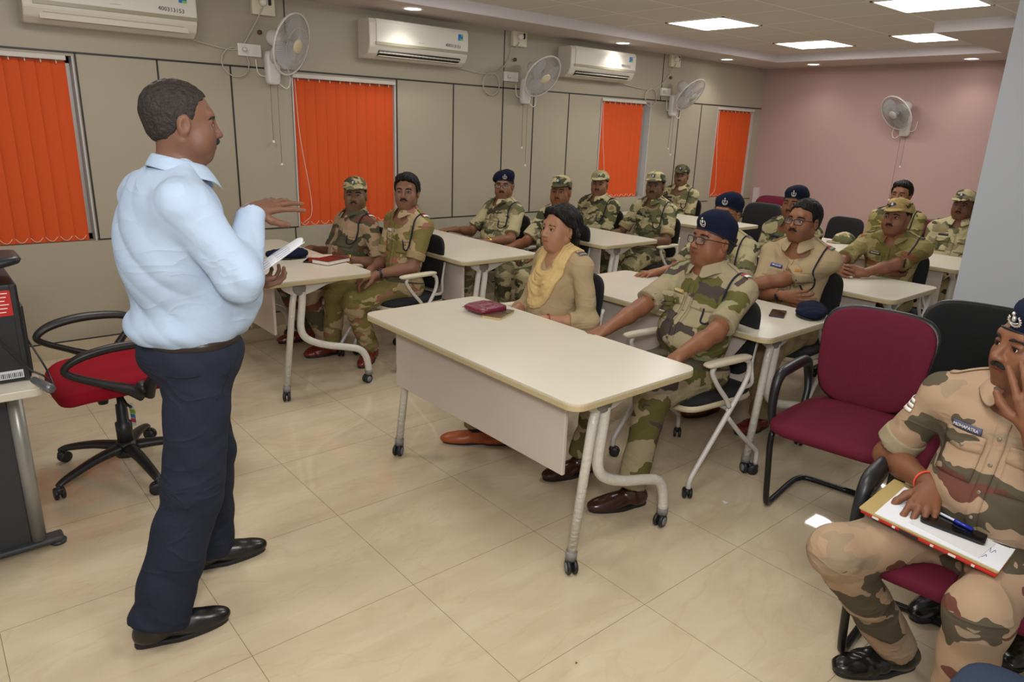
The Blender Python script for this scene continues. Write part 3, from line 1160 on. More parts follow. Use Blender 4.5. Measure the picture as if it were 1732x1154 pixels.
for z, c in ((.30, '8dbb3a'), (.278, '3c74b4'), (.256, 'b43a48')):
    b = MB()
    b.box((-.0355, .045, z), (.003, .034, .02), 0, (.1, 0, .4))
    b.build('tag_stripe', mat('tag_' + c, c, .5), tg)
b = MB()
b.lathe([(.02, 0), (.024, .02), (.024, .06), (.018, .065)], (.08, .05, .37), (0, 0, 1), 14)
b.tube([(.02, .10, .42), (.02, .2, .40), (.02, .27, .41)], .006, 8)
b.build('tilt_knob', M_bp, t)

# ================================================================ DESK WITH COMPUTER
t = empty('computer_desk', 'cream topped desk with silver legs at the left edge of the photo', 'desk', (-.15, 3.5, 0))
b = MB()
b.slab(rrect(-.42, .40, -.83, .80, .03), .722, .75, .003)
b.build('desktop', M_top, t)
for yy in (-.52, .55):
    b = MB()
    for x in (.33, .16):
        b.tube([(x, yy, .03), (x, yy, .722)], .026, 18)
    lg = b.build('leg', M_sil, t)
    b = MB()
    b.box((.245, yy, .375), (.12, .02, .69), .002)
    b.build('leg_infill', mat('dark_infill_panel', '34373c', .5), lg)
    b = MB()
    b.box((.02, yy, .028), (.78, .07, .022), .008)
    for x in (.40, -.34):
        b.lathe([(.028, 0), (.03, .012), (.01, .014), (.01, .02)], (x - .01, yy, 0.0), (0, 0, 1), 16)
    b.build('foot', mat('dark_grey_foot', '3c4043', .45), t)
M_pc = mat('black_computer_case', '17191b', .5, bump=.2, bscale=500)
t = empty('computer_tower', 'black computer tower with a red sticker on the desk at the left edge', 'computer', (-.02, 2.95, .75))
b = MB()
b.box((.0, 0, .173), (.50, .36, .326), .006)
b.build('case', M_pc, t)
b = MB()
b.box((.236, -.182, .17), (.016, .006, .33), .002)
b.box((.252, -.02, .14), (.012, .30, .24), .004)
b.build('front_bezel', M_bp, t)
b = MB()
b.box((.155, -.1815, .275), (.15, .003, .085))
s_ = b.build('sticker', mat('red_sticker', 'b21f1c', .4), t)
b = MB()
b.box((.11, -.1835, .275), (.05, .001, .022))
b.build('sticker_band', mat('orange_ink', 'e08a26', .4), s_)
b = MB()
for k in range(6):
    b.box((.17, -.1835, .308 - k * .0125), (.10 - .01 * (k % 3), .001, .0025))
b.build('sticker_print', mat('white_ink', 'e8e2da', .5), s_)
b = MB()
b.box((.19, -.182, .03), (.085, .002, .028))
bl = b.build('label_sticker', mat('paper_label', 'c9cccf', .5), t)
b = MB()
for k in range(14):
    b.box((.155 + k * .0052, -.1835, .028), (.0018 if k % 3 else .003, .001, .016))
b.build('barcode', M_ink, bl)
b = MB()
b.box((.04, -.02, .005), (.40, .30, .01), .002)
b.build('base', M_blkp, t)
t = empty('desk_phone', 'black and red device lying on top of the computer tower', 'device', (-.06, 2.90, 1.088))
b = MB()
b.pillow((.10, -.02, .045), (.22, .11, .018), .5, .3, 32, 10, lambda p: [p[0], p[1], p[2] + .12 * p[0]])
b.box((.12, .0, .016), (.14, .10, .03), .006)
b.build('body', M_blkp, t)
b = MB()
b.pillow((.08, -.02, .062), (.17, .08, .008), .5, .3, 28, 8, lambda p: [p[0], p[1], p[2] + .12 * p[0]])
b.build('top_plate', mat('dark_red_plate', '6a2420', .35), t)
b = MB()
b.tube([(.12, 2.762, 1.00), (.16, 2.755, .90), (.22, 2.752, .80), (.262, 2.74, .765), (.285, 2.76, .72), (.28, 2.85, .76), (.245, 2.90, .86)], .0035, 6, smooth_path=8)
tag(b.build('power_cable', M_blkp), 'thin black cable hanging over the desk corner beside the computer', 'cable')
b = MB()
b.lathe([(.001, 0), (.015, .001), (.016, .01), (.012, .10), (.001, .105)], (.262, 2.60, .762), (-.35, .9, .12), 16)
tag(b.build('microphone', mat('grey_metal_stick', '6d7073', .35, metal=.5)), 'short grey cylinder lying on the desk corner', 'microphone')
# ================================================================ SIGNED-DISTANCE SCULPTING
f32 = np.float32
class Field:
    def __init__(s, lo, hi, h):
        s.h = h
        s.lo = np.array(lo, float)
        n = np.maximum(4, np.ceil((np.array(hi, float) - s.lo) / h).astype(int) + 1)
        s.n = n
        s.ax = [(s.lo[i] + h * np.arange(n[i])).astype(f32) for i in range(3)]
        s.f = np.full(tuple(n), .5, f32)
    def sl(s, lo, hi, m):
        r = []
        for i in range(3):
            a = int(max(0, math.floor((lo[i] - m - s.lo[i]) / s.h)))
            b = int(min(s.n[i], math.ceil((hi[i] + m - s.lo[i]) / s.h) + 1))
            if b <= a:
                return None
            r.append(slice(a, b))
        return tuple(r)
    def ev(s, prim, sl):
        return prim[0](s.ax[0][sl[0]][:, None, None], s.ax[1][sl[1]][None, :, None], s.ax[2][sl[2]][None, None, :])
    def add(s, prim, k=.015):
        sl = s.sl(prim[1], prim[2], k + 3 * s.h)
        if sl is None:
            return s
        d = s.ev(prim, sl)
        a = s.f[sl]
        if k > 0:
            g = np.maximum(k - np.abs(a - d), 0) / k
            s.f[sl] = np.minimum(a, d) - g * g * (k * .25)
        else:
            s.f[sl] = np.minimum(a, d)
        return s
    def sub(s, prim, k=.008):
        sl = s.sl(prim[1], prim[2], k + 3 * s.h)
        if sl is None:
            return s
        d = -s.ev(prim, sl)
        a = s.f[sl]
        g = np.maximum(k - np.abs(a - d), 0) / max(k, 1e-6)
        s.f[sl] = np.maximum(a, d) + g * g * (k * .25)
        return s
    def cut(s, p, n):
        """keep the side the normal points away from"""
        n = np.array(n, float) / np.linalg.norm(n)
        d = (s.ax[0][:, None, None] * n[0] + s.ax[1][None, :, None] * n[1] + s.ax[2][None, None, :] * n[2] - float(np.dot(n, p))).astype(f32)
        s.f = np.maximum(s.f, d)
        return s
    def wrinkle(s, amp, fr, seed, dirs=None):
        r = np.random.RandomState(seed)
        X, Y, Z = s.ax[0][:, None, None], s.ax[1][None, :, None], s.ax[2][None, None, :]
        tot = 0
        for i in range(3):
            a, b = r.randn(3), r.randn(3)
            a = a / np.linalg.norm(a) * fr * (1 + .5 * i)
            b = b / np.linalg.norm(b) * fr * .55
            if dirs is not None:
                a = np.array(dirs) * fr * (1 + .4 * i) + .45 * a
            w_ = np.sin(b[0] * X + b[1] * Y + b[2] * Z + r.rand() * 6)
            u = np.sin(a[0] * X + a[1] * Y + a[2] * Z + 2.0 * w_ + r.rand() * 6)
            tot = tot + (1 - 2 * np.abs(u)) / (1 + .5 * i)
        s.f = s.f + (tot * amp).astype(f32)
        return s
    def mesh(s):
        return surface_nets(s.f, s.lo, s.h)

def surface_nets(f, lo, h):
    s = f < 0
    # close at borders
    nx, ny, nz = f.shape
    c = np.zeros((nx - 1, ny - 1, nz - 1), np.int8)
    offs = [(i, j, k) for i in (0, 1) for j in (0, 1) for k in (0, 1)]
    for (i, j, k) in offs:
        c += s[i:nx - 1 + i, j:ny - 1 + j, k:nz - 1 + k]
    act = (c > 0) & (c < 8)
    I = np.argwhere(act)
    if len(I) == 0:
        return np.zeros((0, 3)), np.zeros((0, 4), int)
    idx = np.full(act.shape, -1, np.int32)
    idx[act] = np.arange(len(I))
    vals = {o: f[I[:, 0] + o[0], I[:, 1] + o[1], I[:, 2] + o[2]] for o in offs}
    acc = np.zeros((len(I), 3), f32)
    cnt = np.zeros(len(I), f32)
    for o in offs:
        for a in range(3):
            if o[a] == 1:
                continue
            o2 = list(o)
            o2[a] = 1
            v0, v1 = vals[o], vals[tuple(o2)]
            m = (v0 < 0) != (v1 < 0)
            t = np.where(m, v0 / np.where(m, v0 - v1, 1), 0)
            for q in range(3):
                acc[:, q] += np.where(m, o[q] + (t if q == a else 0), 0)
            cnt += m
    V = (I + acc / cnt[:, None]) * h + lo
    F = []
    for a in range(3):
        b, d = (a + 1) % 3, (a + 2) % 3
        n = list(f.shape)
        s0 = [slice(1, n[q] - 1) for q in range(3)]
        s1 = list(s0)
        s0[a] = slice(0, n[a] - 1)
        s1[a] = slice(1, n[a])
        A, B = s[tuple(s0)], s[tuple(s1)]
        E = np.argwhere(A != B)
        if not len(E):
            continue
        inside = A[E[:, 0], E[:, 1], E[:, 2]]
        base = E.copy()
        for q in range(3):
            if q != a:
                base[:, q] += 1
        def cell(db, dd):
            p = base.copy()
            p[:, b] += db
            p[:, d] += dd
            return idx[p[:, 0], p[:, 1], p[:, 2]]
        q = np.stack([cell(-1, -1), cell(0, -1), cell(0, 0), cell(-1, 0)], 1)
        q[~inside] = q[~inside][:, ::-1]
        F.append(q)
    F = np.concatenate(F)
    F = F[(F >= 0).all(1)]
    return V, F

A3 = lambda p: np.array(p, float)
def nrm(v):
    v = A3(v)
    return v / max(np.linalg.norm(v), 1e-9)
def cone(a, b, ra, rb, u=None, sq=1.):
    """round cone between two points, squashed by sq along u"""
    a, b = A3(a), A3(b)
    ba = b - a
    L2 = float(ba @ ba) + 1e-12
    rm = max(ra, rb)
    if u is not None:
        u = nrm(u)
    def fn(X, Y, Z):
        px, py, pz = X - f32(a[0]), Y - f32(a[1]), Z - f32(a[2])
        t = np.clip((px * f32(ba[0]) + py * f32(ba[1]) + pz * f32(ba[2])) * f32(1 / L2), 0, 1)
        qx, qy, qz = px - t * f32(ba[0]), py - t * f32(ba[1]), pz - t * f32(ba[2])
        d2 = qx * qx + qy * qy + qz * qz
        if u is not None and sq != 1.:
            du = qx * f32(u[0]) + qy * f32(u[1]) + qz * f32(u[2])
            d2 = d2 + du * du * f32(1 / sq ** 2 - 1)
        return (np.sqrt(d2) - (f32(ra) + t * f32(rb - ra))) * f32(min(1, sq))
    return fn, np.minimum(a, b) - rm, np.maximum(a, b) + rm
def ell(c, r, R=None):
    c, r = A3(c), A3(r)
    rm = r.max() if R is not None else r
    Rm = None if R is None else np.array(R, float)      # rows = local axes
    def fn(X, Y, Z):
        x, y, z = X - f32(c[0]), Y - f32(c[1]), Z - f32(c[2])
        if Rm is not None:
            x, y, z = [x * f32(Rm[i][0]) + y * f32(Rm[i][1]) + z * f32(Rm[i][2]) for i in range(3)]
        k0 = np.sqrt((x / r[0]) ** 2 + (y / r[1]) ** 2 + (z / r[2]) ** 2).astype(f32)
        k1 = np.sqrt((x / r[0] ** 2) ** 2 + (y / r[1] ** 2) ** 2 + (z / r[2] ** 2) ** 2).astype(f32)
        return k0 * (k0 - 1) / np.maximum(k1, 1e-4)
    return fn, c - rm, c + rm
def rbox(c, h, r, R=None):
    c, h = A3(c), A3(h)
    Rm = None if R is None else np.array(R, float)
    rm = np.linalg.norm(h)
    def fn(X, Y, Z):
        x, y, z = X - f32(c[0]), Y - f32(c[1]), Z - f32(c[2])
        if Rm is not None:
            x, y, z = [x * f32(Rm[i][0]) + y * f32(Rm[i][1]) + z * f32(Rm[i][2]) for i in range(3)]
        qx, qy, qz = np.abs(x) - f32(h[0] - r), np.abs(y) - f32(h[1] - r), np.abs(z) - f32(h[2] - r)
        o = np.sqrt(np.maximum(qx, 0) ** 2 + np.maximum(qy, 0) ** 2 + np.maximum(qz, 0) ** 2)
        return o + np.minimum(np.maximum(np.maximum(qx, qy), qz), 0) - f32(r)
    return fn, c - rm, c + rm
def clip_prim(prim, p, n):
    """a primitive cut by a plane of its own"""
    n = nrm(n)
    dd = float(n @ A3(p))
    def fn(X, Y, Z):
        return np.maximum(prim[0](X, Y, Z), X * f32(n[0]) + Y * f32(n[1]) + Z * f32(n[2]) - f32(dd))
    return fn, prim[1], prim[2]

def two_bone(a, c, la, lb, pole):
    """elbow / knee position"""
    a, c, pole = A3(a), A3(c), A3(pole)
    d = c - a
    L = np.linalg.norm(d)
    if L > (la + lb) * .995:
        k = L / ((la + lb) * .995)
        la, lb = la * k, lb * k
    if L < abs(la - lb) * 1.05:
        L = abs(la - lb) * 1.05
    dn_ = nrm(d)
    x = (la ** 2 - lb ** 2 + L ** 2) / (2 * L)
    hgt = math.sqrt(max(la ** 2 - x ** 2, 0))
    p = pole - dn_ * (pole @ dn_)
    return a + dn_ * x + nrm(p) * hgt
# ================================================================ PEOPLE
def basis(yaw, pitch=0., roll=0.):
    """rows: forward, left, up"""
    f = A3((math.cos(yaw) * math.cos(pitch), math.sin(yaw) * math.cos(pitch), math.sin(pitch)))
    l = nrm(np.cross((0, 0, 1), f))
    u = np.cross(f, l)
    if roll:
        l, u = l * math.cos(roll) + u * math.sin(roll), u * math.cos(roll) - l * math.sin(roll)
    return np.array([f, l, u])

def hand_prims(wrist, d, n, side, curl=.35, spread=.12, sc=1., thumb=.5, curls=None):
    """wrist point, finger direction, palm normal, side = thumb side sign"""
    d = nrm(d)
    n = nrm(A3(n) - d * (A3(n) @ d))
    s = np.cross(n, d) * side
    W = A3(wrist)
    P = []
    P.append((cone(W - d * .02, W + d * .02, .026 * sc, .028 * sc, n, .72), .012))
    kn = []
    for i, off in enumerate((.031, .010, -.011, -.031)):
        k_ = W + d * (.088, .092, .087, .078)[i] * sc + s * off * sc - n * (.0, .003, .002, -.002)[i]
        kn.append(k_)
        P.append((cone(W + d * .022 + s * off * .55, k_, .0155 * sc, .0105 * sc), .014))
    lens = ((.043, .026, .020), (.047, .030, .021), (.044, .028, .021), (.034, .021, .019))
    tips = []
    for i in range(4):
        c = curls[i] if curls else curl * (1, 1.05, 1.15, 1.25)[i]
        a = c * .8
        fd = nrm(d + s * spread * (1.1, .3, -.5, -1.3)[i])
        p = kn[i]
        r = (.0098, .0100, .0096, .0084)[i] * sc
        for j in range(3):
            dir_ = fd * math.cos(a) + n * math.sin(a)
            q = p + dir_ * lens[i][j] * sc
            P.append((cone(p, q, r, r * .90), .004 if j else .006))
            p, r = q, r * .90
            a += c * (1.1, .8, 0)[j]
        tips.append(p)
    # thumb from the side of the palm near its base
    p = W + d * .024 * sc + s * .022 * sc + n * .004
    td = nrm(d * .62 + s * .72 + n * (.25 + .3 * thumb))
    r = .0145 * sc
    P.append((cone(W + d * .012, p, .016 * sc, r), .012))
    for j, L in enumerate((.040, .033, .026)):
        q = p + td * L * sc
        P.append((cone(p, q, r, r * .86), .007))
        p, r = q, r * .86
        td = nrm(td + d * .28 * (1 + thumb) - s * .12 + n * .10 * thumb)
    return P, kn, tips

def head_field(B, C, k, hs, neck_a, chest, female=False, heavy=0., mouth_open=0.):
    """B rows forward,left,up; C eye-level head centre; returns field"""
    F_, L_, U_ = B
    W = lambda x, y, z: C + (F_ * x + L_ * y + U_ * z) * hs
    lo = C - .135 * hs - np.array([.03, .03, .02])
    hi = C + .145 * hs
    lo = np.minimum(lo, neck_a - np.array([.13, .16, .16]))
    hi = np.maximum(hi, neck_a + np.array([.13, .16, .04]))
    fd = Field(lo, hi, k)
    E_ = lambda c, r: ell(W(*c), A3(r) * hs, B)
    K = lambda a, b, ra, rb, u=None, sq=1.: cone(W(*a), W(*b), ra * hs, rb * hs, u, sq)
    fd.add(E_((-.014, 0, .034), (.098, .076, .088)), .02)
    fd.add(E_((.020, 0, -.020), (.070, .0625 + .004 * heavy, .088)), .03)
    fd.add(E_((.018, 0, -.070), (.062, .053 + .008 * heavy, .046)), .03)
    fd.add(K((.064, -.010, -.098), (.064, .010, -.098), .0165, .0165), .026)
    for s in (1, -1):
        fd.add(K((-.008, s * (.056 + .006 * heavy), -.050), (.052, s * .024, -.098), .014, .014), .03)
        fd.add(E_((.058, s * .040, -.026), (.024, .022, .020)), .03)
        fd.add(E_((.050, s * (.044), -.058), (.024, .018 + .006 * heavy, .026)), .03)
    fd.add(K((.079, -.034, .030), (.079, .034, .030), .0105, .0105), .022)
    fd.add(E_((.069, 0, -.056), (.022, .033, .025)), .03)
    # sockets
    for s in (1, -1):
        fd.sub(E_((.102, s * .034, .003), (.019, .022, .0150)), .012)
    # nose
    fd.add(K((.085, 0, .022), (.104, 0, -.022), .0075, .0095), .014)
    fd.add(E_((.1075, 0, -.031), (.0125, .0118, .0110)), .010)
    for s in (1, -1):
        fd.add(E_((.0965, s * .0135, -.035), (.0115, .0078, .0080)), .007)
        if k < .0032:
            fd.sub(E_((.1015, s * .0072, -.0425), (.0058, .0038, .0045)), .003)
        # lids around the eyeball
        fd.add(E_((.0735, s * .0325, .001), (.0150, .0175, .0140)), .005)
        fd.sub(E_((.0930, s * .0325, -.0010), (.0100, .0145, .0048)), .002)
        fd.add(K((.0855, s * .020, .0098), (.0800, s * .047, .0072), .0028, .0025), .005)
    # lips
    up, lw = (.0046, .0056) if not female else (.0050, .0062)
    for s in (1, -1):
        fd.add(K((.0905, 0, -.0590), (.0790, s * .0270, -.0645), up, .0026), .008)
        fd.add(K((.0890, 0, -.0695), (.0785, s * .0250, -.0660), lw, .0028), .008)
    fd.sub(K((.0980, -.016, -.0647), (.0980, .016, -.0647), .0075, .0065, U_, .20 + mouth_open), .002)
    # ears
    for s in (1, -1):
        Be = np.array([nrm(F_ * .94 + L_ * s * -.34), L_, nrm(U_ - F_ * .12)])
        fd.add(ell(W(-.004, s * .079, -.006), A3((.0185, .0085, .032)) * hs, Be), .007)
        fd.sub(ell(W(.001, s * .0885, -.003), A3((.0105, .0075, .0195)) * hs, Be), .005)
    # neck, throat and upper chest
    nr = .056 if not female else .047
    nb = neck_a
    fd.add(cone(nb + chest[2] * -.02, W(-.020, 0, -.055), (nr + .006) * hs, nr * hs * .98), .03)
    if heavy:
        fd.add(cone(W(.018, 0, -.098), nb + chest[0] * .035, .034 * hs, .038), .03)
    fd.add(ell(nb - chest[2] * .10 + chest[0] * .0, (.094, .135, .10), chest), .05)
    for s in (1, -1):
        fd.add(cone(nb - chest[2] * .01, nb - chest[2] * .088 + chest[1] * s * .11, .040, .022), .04)
    # collar bones
    for s in (1, -1):
        fd.add(cone(nb - chest[2] * .055 + chest[0] * .058 + chest[1] * s * .015, nb - chest[2] * .055 + chest[0] * .035 + chest[1] * s * .085, .009, .006), .02)
    return fd

def skin_tint(V, C, B, hs, lips=(.78, .45, .45), stubble=0., female=False):
    """albedo differences that belong to the skin: lips, shaved beard area, palms"""
    P = (V - C) @ B.T / hs
    x, y, z = P[:, 0], P[:, 1], P[:, 2]
    T = np.ones((len(V), 4), f32)
    lw = np.exp(-((y / .024) ** 4) - (((z + .0645) / (.0085)) ** 4)) * (x > .070)
    lw = np.clip(lw * 1.3, 0, 1)[:, None]
    T[:, :3] = T[:, :3] * (1 - lw) + lw * A3(lips)
    if stubble:
        m = np.clip((-.035 - z) / .02, 0, 1) * np.clip((x + .01) / .02, 0, 1) * np.clip((z + .125) / .02, 0, 1) * (1 - lw[:, 0])
        m = (m * stubble)[:, None]
        T[:, :3] = T[:, :3] * (1 - m) + m * A3((.62, .64, .66))
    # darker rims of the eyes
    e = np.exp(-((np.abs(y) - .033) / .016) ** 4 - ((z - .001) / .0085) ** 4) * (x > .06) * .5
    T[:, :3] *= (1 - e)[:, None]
    return T

def hair_mesh(B, C, hs, k, style, seed):
    F_, L_, U_ = B
    W = lambda x, y, z: C + (F_ * x + L_ * y + U_ * z) * hs
    m = .05 if style != 'bob' else .09
    fd = Field(C - .12 * hs - (.04 if style == 'bob' else .0) - m * .2, C + .15 * hs, k)
    E_ = lambda c, r: ell(W(*c), A3(r) * hs, B)
    th = {'short': .007, 'thin': .004, 'full': .012, 'bob': .014, 'under': .003}[style]
    fd.add(E_((-.016, 0, .036), (.100 + th, .077 + th, .090 + th)), .01)
    fd.add(E_((-.042, 0, -.014), (.058 + th, .060 + th * .7, .058)), .02)
    if style == 'bob':
        for s in (1, -1):
            fd.add(cone(W(.01, s * .070, .07), W(-.025, s * .082, -.03), .028 * hs, .032 * hs), .03)
            fd.add(cone(W(-.025, s * .080, -.03), W(-.045, s * .060, -.105), .032 * hs, .024 * hs), .03)
            fd.add(cone(W(.068, s * .024 - .012, .100), W(.052, s * .070, .050), .013 * hs, .014 * hs), .02)
            fd.add(cone(W(.052, s * .070, .050), W(-.01, s * .086, .025), .014 * hs, .018 * hs), .02)
            for q in range(5):
                fd.add(cone(W(-.03 - .012 * q, s * (.083 - .006 * q), -.06), W(-.028 - .016 * q, s * (.088 - .008 * q), -.105 - .006 * (q % 2)), .014 * hs, .008 * hs), .008)
        fd.add(cone(W(-.07, 0, .03), W(-.06, 0, -.105), .055 * hs, .040 * hs), .04)
    if style == 'full':
        fd.add(cone(W(.070, .02, .092), W(.045, -.045, .095), .018 * hs, .020 * hs), .03)
    X, Y, Z = fd.ax[0][:, None, None], fd.ax[1][None, :, None], fd.ax[2][None, None, :]
    c = C
    lx = ((X - c[0]) * F_[0] + (Y - c[1]) * F_[1] + (Z - c[2]) * F_[2]) / hs
    ly = ((X - c[0]) * L_[0] + (Y - c[1]) * L_[1] + (Z - c[2]) * L_[2]) / hs
    lz = ((X - c[0]) * U_[0] + (Y - c[1]) * U_[1] + (Z - c[2]) * U_[2]) / hs
    if style == 'bob':
        hx = [-.2, -.040, -.022, -.010, .022, .045, .060, .074, .2]
        hz = [-.20, -.16, -.02, .022, .024, .046, .068, .084, .095]
    elif style == 'thin':
        hx = [-.2, -.085, -.05, -.030, -.012, .002, .010, .030, .036, .052, .075, .2]
        hz = [-.055, -.058, -.05, -.030, .008, .012, -.012, .012, .050, .070, .088, .10]
    else:
        hx = [-.2, -.085, -.05, -.030, -.012, .002, .012, .030, .036, .060, .080, .2]
        hz = [-.045, -.050, -.045, -.025, .012, .016, -.010, .008, .050, .066, .080, .09]
    lim = np.interp(lx.ravel(), hx, hz).reshape(lx.shape)
    lim = lim + .004 * np.sin(ly * 160 + lx * 90)
    if style == 'under':
        top = .050 + .25 * lx
        fd.f = np.maximum(fd.f, ((lz - top) * hs).astype(f32))
    r = np.random.RandomState(seed)
    rough = (np.sin(lx * 210 + 3 * np.sin(ly * 90) + 2 * np.sin(lz * 60)) * .0012 + np.sin(ly * 330 + lz * 100 + 2 * np.sin(lx * 70)) * .0009)
    fd.f = np.maximum(fd.f + (rough * (1.6 if style in ('full', 'bob') else .9)).astype(f32), ((lim - lz) * hs * .75).astype(f32))
    return fd.mesh()

def drape(bvh, o, u, v, d, w, h, nx=8, ny=6, off=.003, shape=None):
    """grid laid on a surface along direction d; o centre; returns verts, faces or None"""
    o, u, v, d = A3(o), A3(u), A3(v), nrm(d)
    pts, ok = [], True
    last = None
    for j in range(ny + 1):
        for i in range(nx + 1):
            a, b_ = (i / nx - .5), (j / ny - .5)
            if shape:
                a, b_ = shape(a, b_)
            p = o + u * a * w + v * b_ * h
            hit = bvh.ray_cast(Vector(p), Vector(d), 1.2)
            if hit[0] is None:
                q = last if last is not None else None
                if q is None:
                    pts.append(None)
                    continue
                pts.append(A3(p + d * last))
                continue
            nn = A3(hit[1])
            if nn @ d > 0:
                nn = -nn
            pts.append(A3(hit[0]) + nn * off)
            last = float((A3(hit[0]) - p) @ d)
    if any(p is None for p in pts):
        k = [p for p in pts if p is not None]
        if not k:
            return None
        pts = [p if p is not None else k[0] for p in pts]
    Fc = [[j * (nx + 1) + i, j * (nx + 1) + i + 1, (j + 1) * (nx + 1) + i + 1, (j + 1) * (nx + 1) + i] for j in range(ny) for i in range(nx)]
    return pts, Fc

def patch(name, mtl, parent, bvh, *a, thick=.003, **kw):
    r = drape(bvh, *a, **kw)
    if r is None:
        return None
    b = MB()
    b.add(r[0], r[1])
    o = b.build(name, mtl, parent)
    md = o.modifiers.new('solid', 'SOLIDIFY')
    md.thickness = thick
    md.offset = 0
    return o

def shoe(root, ankle, fdir, mtl, sole, name='shoe', boot=False, sc=1.):
    f = nrm((fdir[0], fdir[1], 0))
    l = np.cross((0, 0, 1), f)
    Bm = np.array([f, l, A3((0, 0, 1))])
    g = A3((ankle[0], ankle[1], ankle[2] - .085))
    p = lambda x, y, z: g + (f * x + l * y) * sc + A3((0, 0, z)) * sc
    fd = Field(g - .20 - f * .0, g + A3((.24, .24, .20)), .0055)
    fd.add(ell(p(-.035, 0, .045), (.050, .036, .048), Bm), .03)
    fd.add(ell(p(.09, 0, .030), (.075, .045, .034), Bm), .03)
    fd.add(ell(p(.155, 0, .026), (.058, .040, .028), Bm), .03)
    fd.add(cone(p(-.01, 0, .06), p(.09, 0, .036), .038 * sc, .032 * sc), .03)
    fd.add(cone(p(-.015, 0, .05), p(-.005, 0, .115 if boot else .088), .040 * sc, .042 * sc), .02)
    if boot:
        fd.wrinkle(.0016, 60, 3)
    fd.cut(p(0, 0, .012), (0, 0, -1))
    fd.cut(p(0, 0, .122 if boot else .092), (0, 0, 1))
    V, Fc = fd.mesh()
    o = link(name, mkmesh(name, V, Fc), mtl, root)
    b = MB()
    n = 30
    poly = []
    for k in range(n):
        a = 2 * PI * k / n
        x = .062 + .143 * math.cos(a)
        wd = .047 if x > .05 else .047 - .011 * min(1, (.05 - x) / .05)
        y = wd * math.copysign(abs(math.sin(a)) ** .75, math.sin(a))
        q = f * x * sc + l * y * sc
        poly.append((g[0] + q[0], g[1] + q[1]))
    b.slab(poly, g[2] + .001, g[2] + .018, .003)
    b.build('sole', sole, o)
    b = MB()
    for k in range(4):
        a_, c_ = p(.045 + k * .020, -.016, .083 - k * .010), p(.045 + k * .020, .016, .083 - k * .010)
        b.tube([a_, (a_ + c_) / 2 + A3((0, 0, .006)), c_], .0022, 5)
    b.build('laces', sole, o)
    return o

M_white_eye = mat('eye_white', 'd8d0c4', .25)
M_iris = mat('dark_brown_iris', '1c100a', .12)
M_hairm = mat('black_hair', '0f0c0b', .6, bump=.5, bscale=120, aniso=(1, 1, .25), spec=.2)
M_hairg = mat('greying_hair', '2d2724', .6, bump=.8, bscale=90, var=.6, vscale=60, spec=.3)
M_moust = mat('moustache_hair', '14100e', .7, bump=.8, bscale=300)
M_frame = mat('spectacle_frame', '121214', .25)
M_lens = mat('spectacle_lens', 'cfd6dc', .03, alpha=.07, spec=.6)
M_beret = mat('navy_beret_felt', '171c30', .95, bump=.4, bscale=420, spec=.15)
M_bband = mat('beret_band', '14161c', .5)
M_badge = mat('silver_badge', 'c9c6bd', .3, metal=.7)
M_button = mat('metal_button', '8d8672', .3, metal=.6)
M_cordn = mat('navy_lanyard_cord', '151a30', .8, bump=.5, bscale=300)
M_redp = mat('red_stripe', 'a5212b', .6)
M_whitep = mat('white_print', 'd8d4cc', .6)
M_blackp = mat('black_name_tag', '22232a', .4)
M_bluep = mat('blue_name_tag', '1f3a86', .4)
M_yellowp = mat('brass_name_tag', 'b89a3e', .35, metal=.3)
M_gold2 = mat('gold_watch', 'b89b4c', .25, metal=.8)
M_watch = mat('black_watch', '15161a', .3)

def badge(root, C, B, hs, p, nrmd, s=1.):
    """wreath, column and small lions of a cap badge"""
    F_, L_, U_ = B
    W = lambda x, y, z: C + (F_ * x + L_ * y + U_ * z) * hs
    c = W(*p)
    n = nrm(F_ * nrmd[0] + L_ * nrmd[1] + U_ * nrmd[2])
    u = nrm(U_ - n * (U_ @ n))
    l = np.cross(u, n)
    b = MB()
    P2 = lambda a, r, z=0: c + (l * math.sin(a) * r - u * math.cos(a) * r) * s + n * z
    b.tube([P2(a, .0135, .002) for a in np.linspace(-2.35, 2.35, 19)], [.0022, .0034, .0022], 6)
    for a in np.linspace(-2.3, 2.3, 13):
        b.pillow(P2(a, .0155, .002), (.0024, .0024, .0024), 1, 1, 6, 4)
    b.pillow(c + u * .019 * s + n * .003, (.0048, .0048, .0055), 1, 1, 8, 6)
    b.pillow(c + u * .006 * s + n * .003, (.0055, .0055, .008), .8, .8, 8, 6)
    b.box(tuple(c - u * .006 * s + n * .002), (.013, .013, .003), .001)
    b.tube([P2(-1.2, .010, .003), P2(0, .0085, .003), P2(1.2, .010, .003)], .0018, 5)
    return b.build('badge', M_badge, root)

ROOTS = []
def put_badge(root, C, B, hs, V, Fc, y, z, s):
    bv = BVHTree.FromPolygons(V.tolist(), Fc.tolist())
    o = C + (B[0] * .3 + B[1] * y + B[2] * z) * hs
    hit = bv.ray_cast(Vector(o), Vector(-B[0]), .4)
    if hit[0] is None:
        return
    n = nrm(hit[1])
    if n @ B[0] < 0:
        n = -n
    q = (A3(hit[0]) - C) @ B.T / hs + (n @ B.T) * .002
    badge(root, C, B, hs, q, n @ B.T, s)

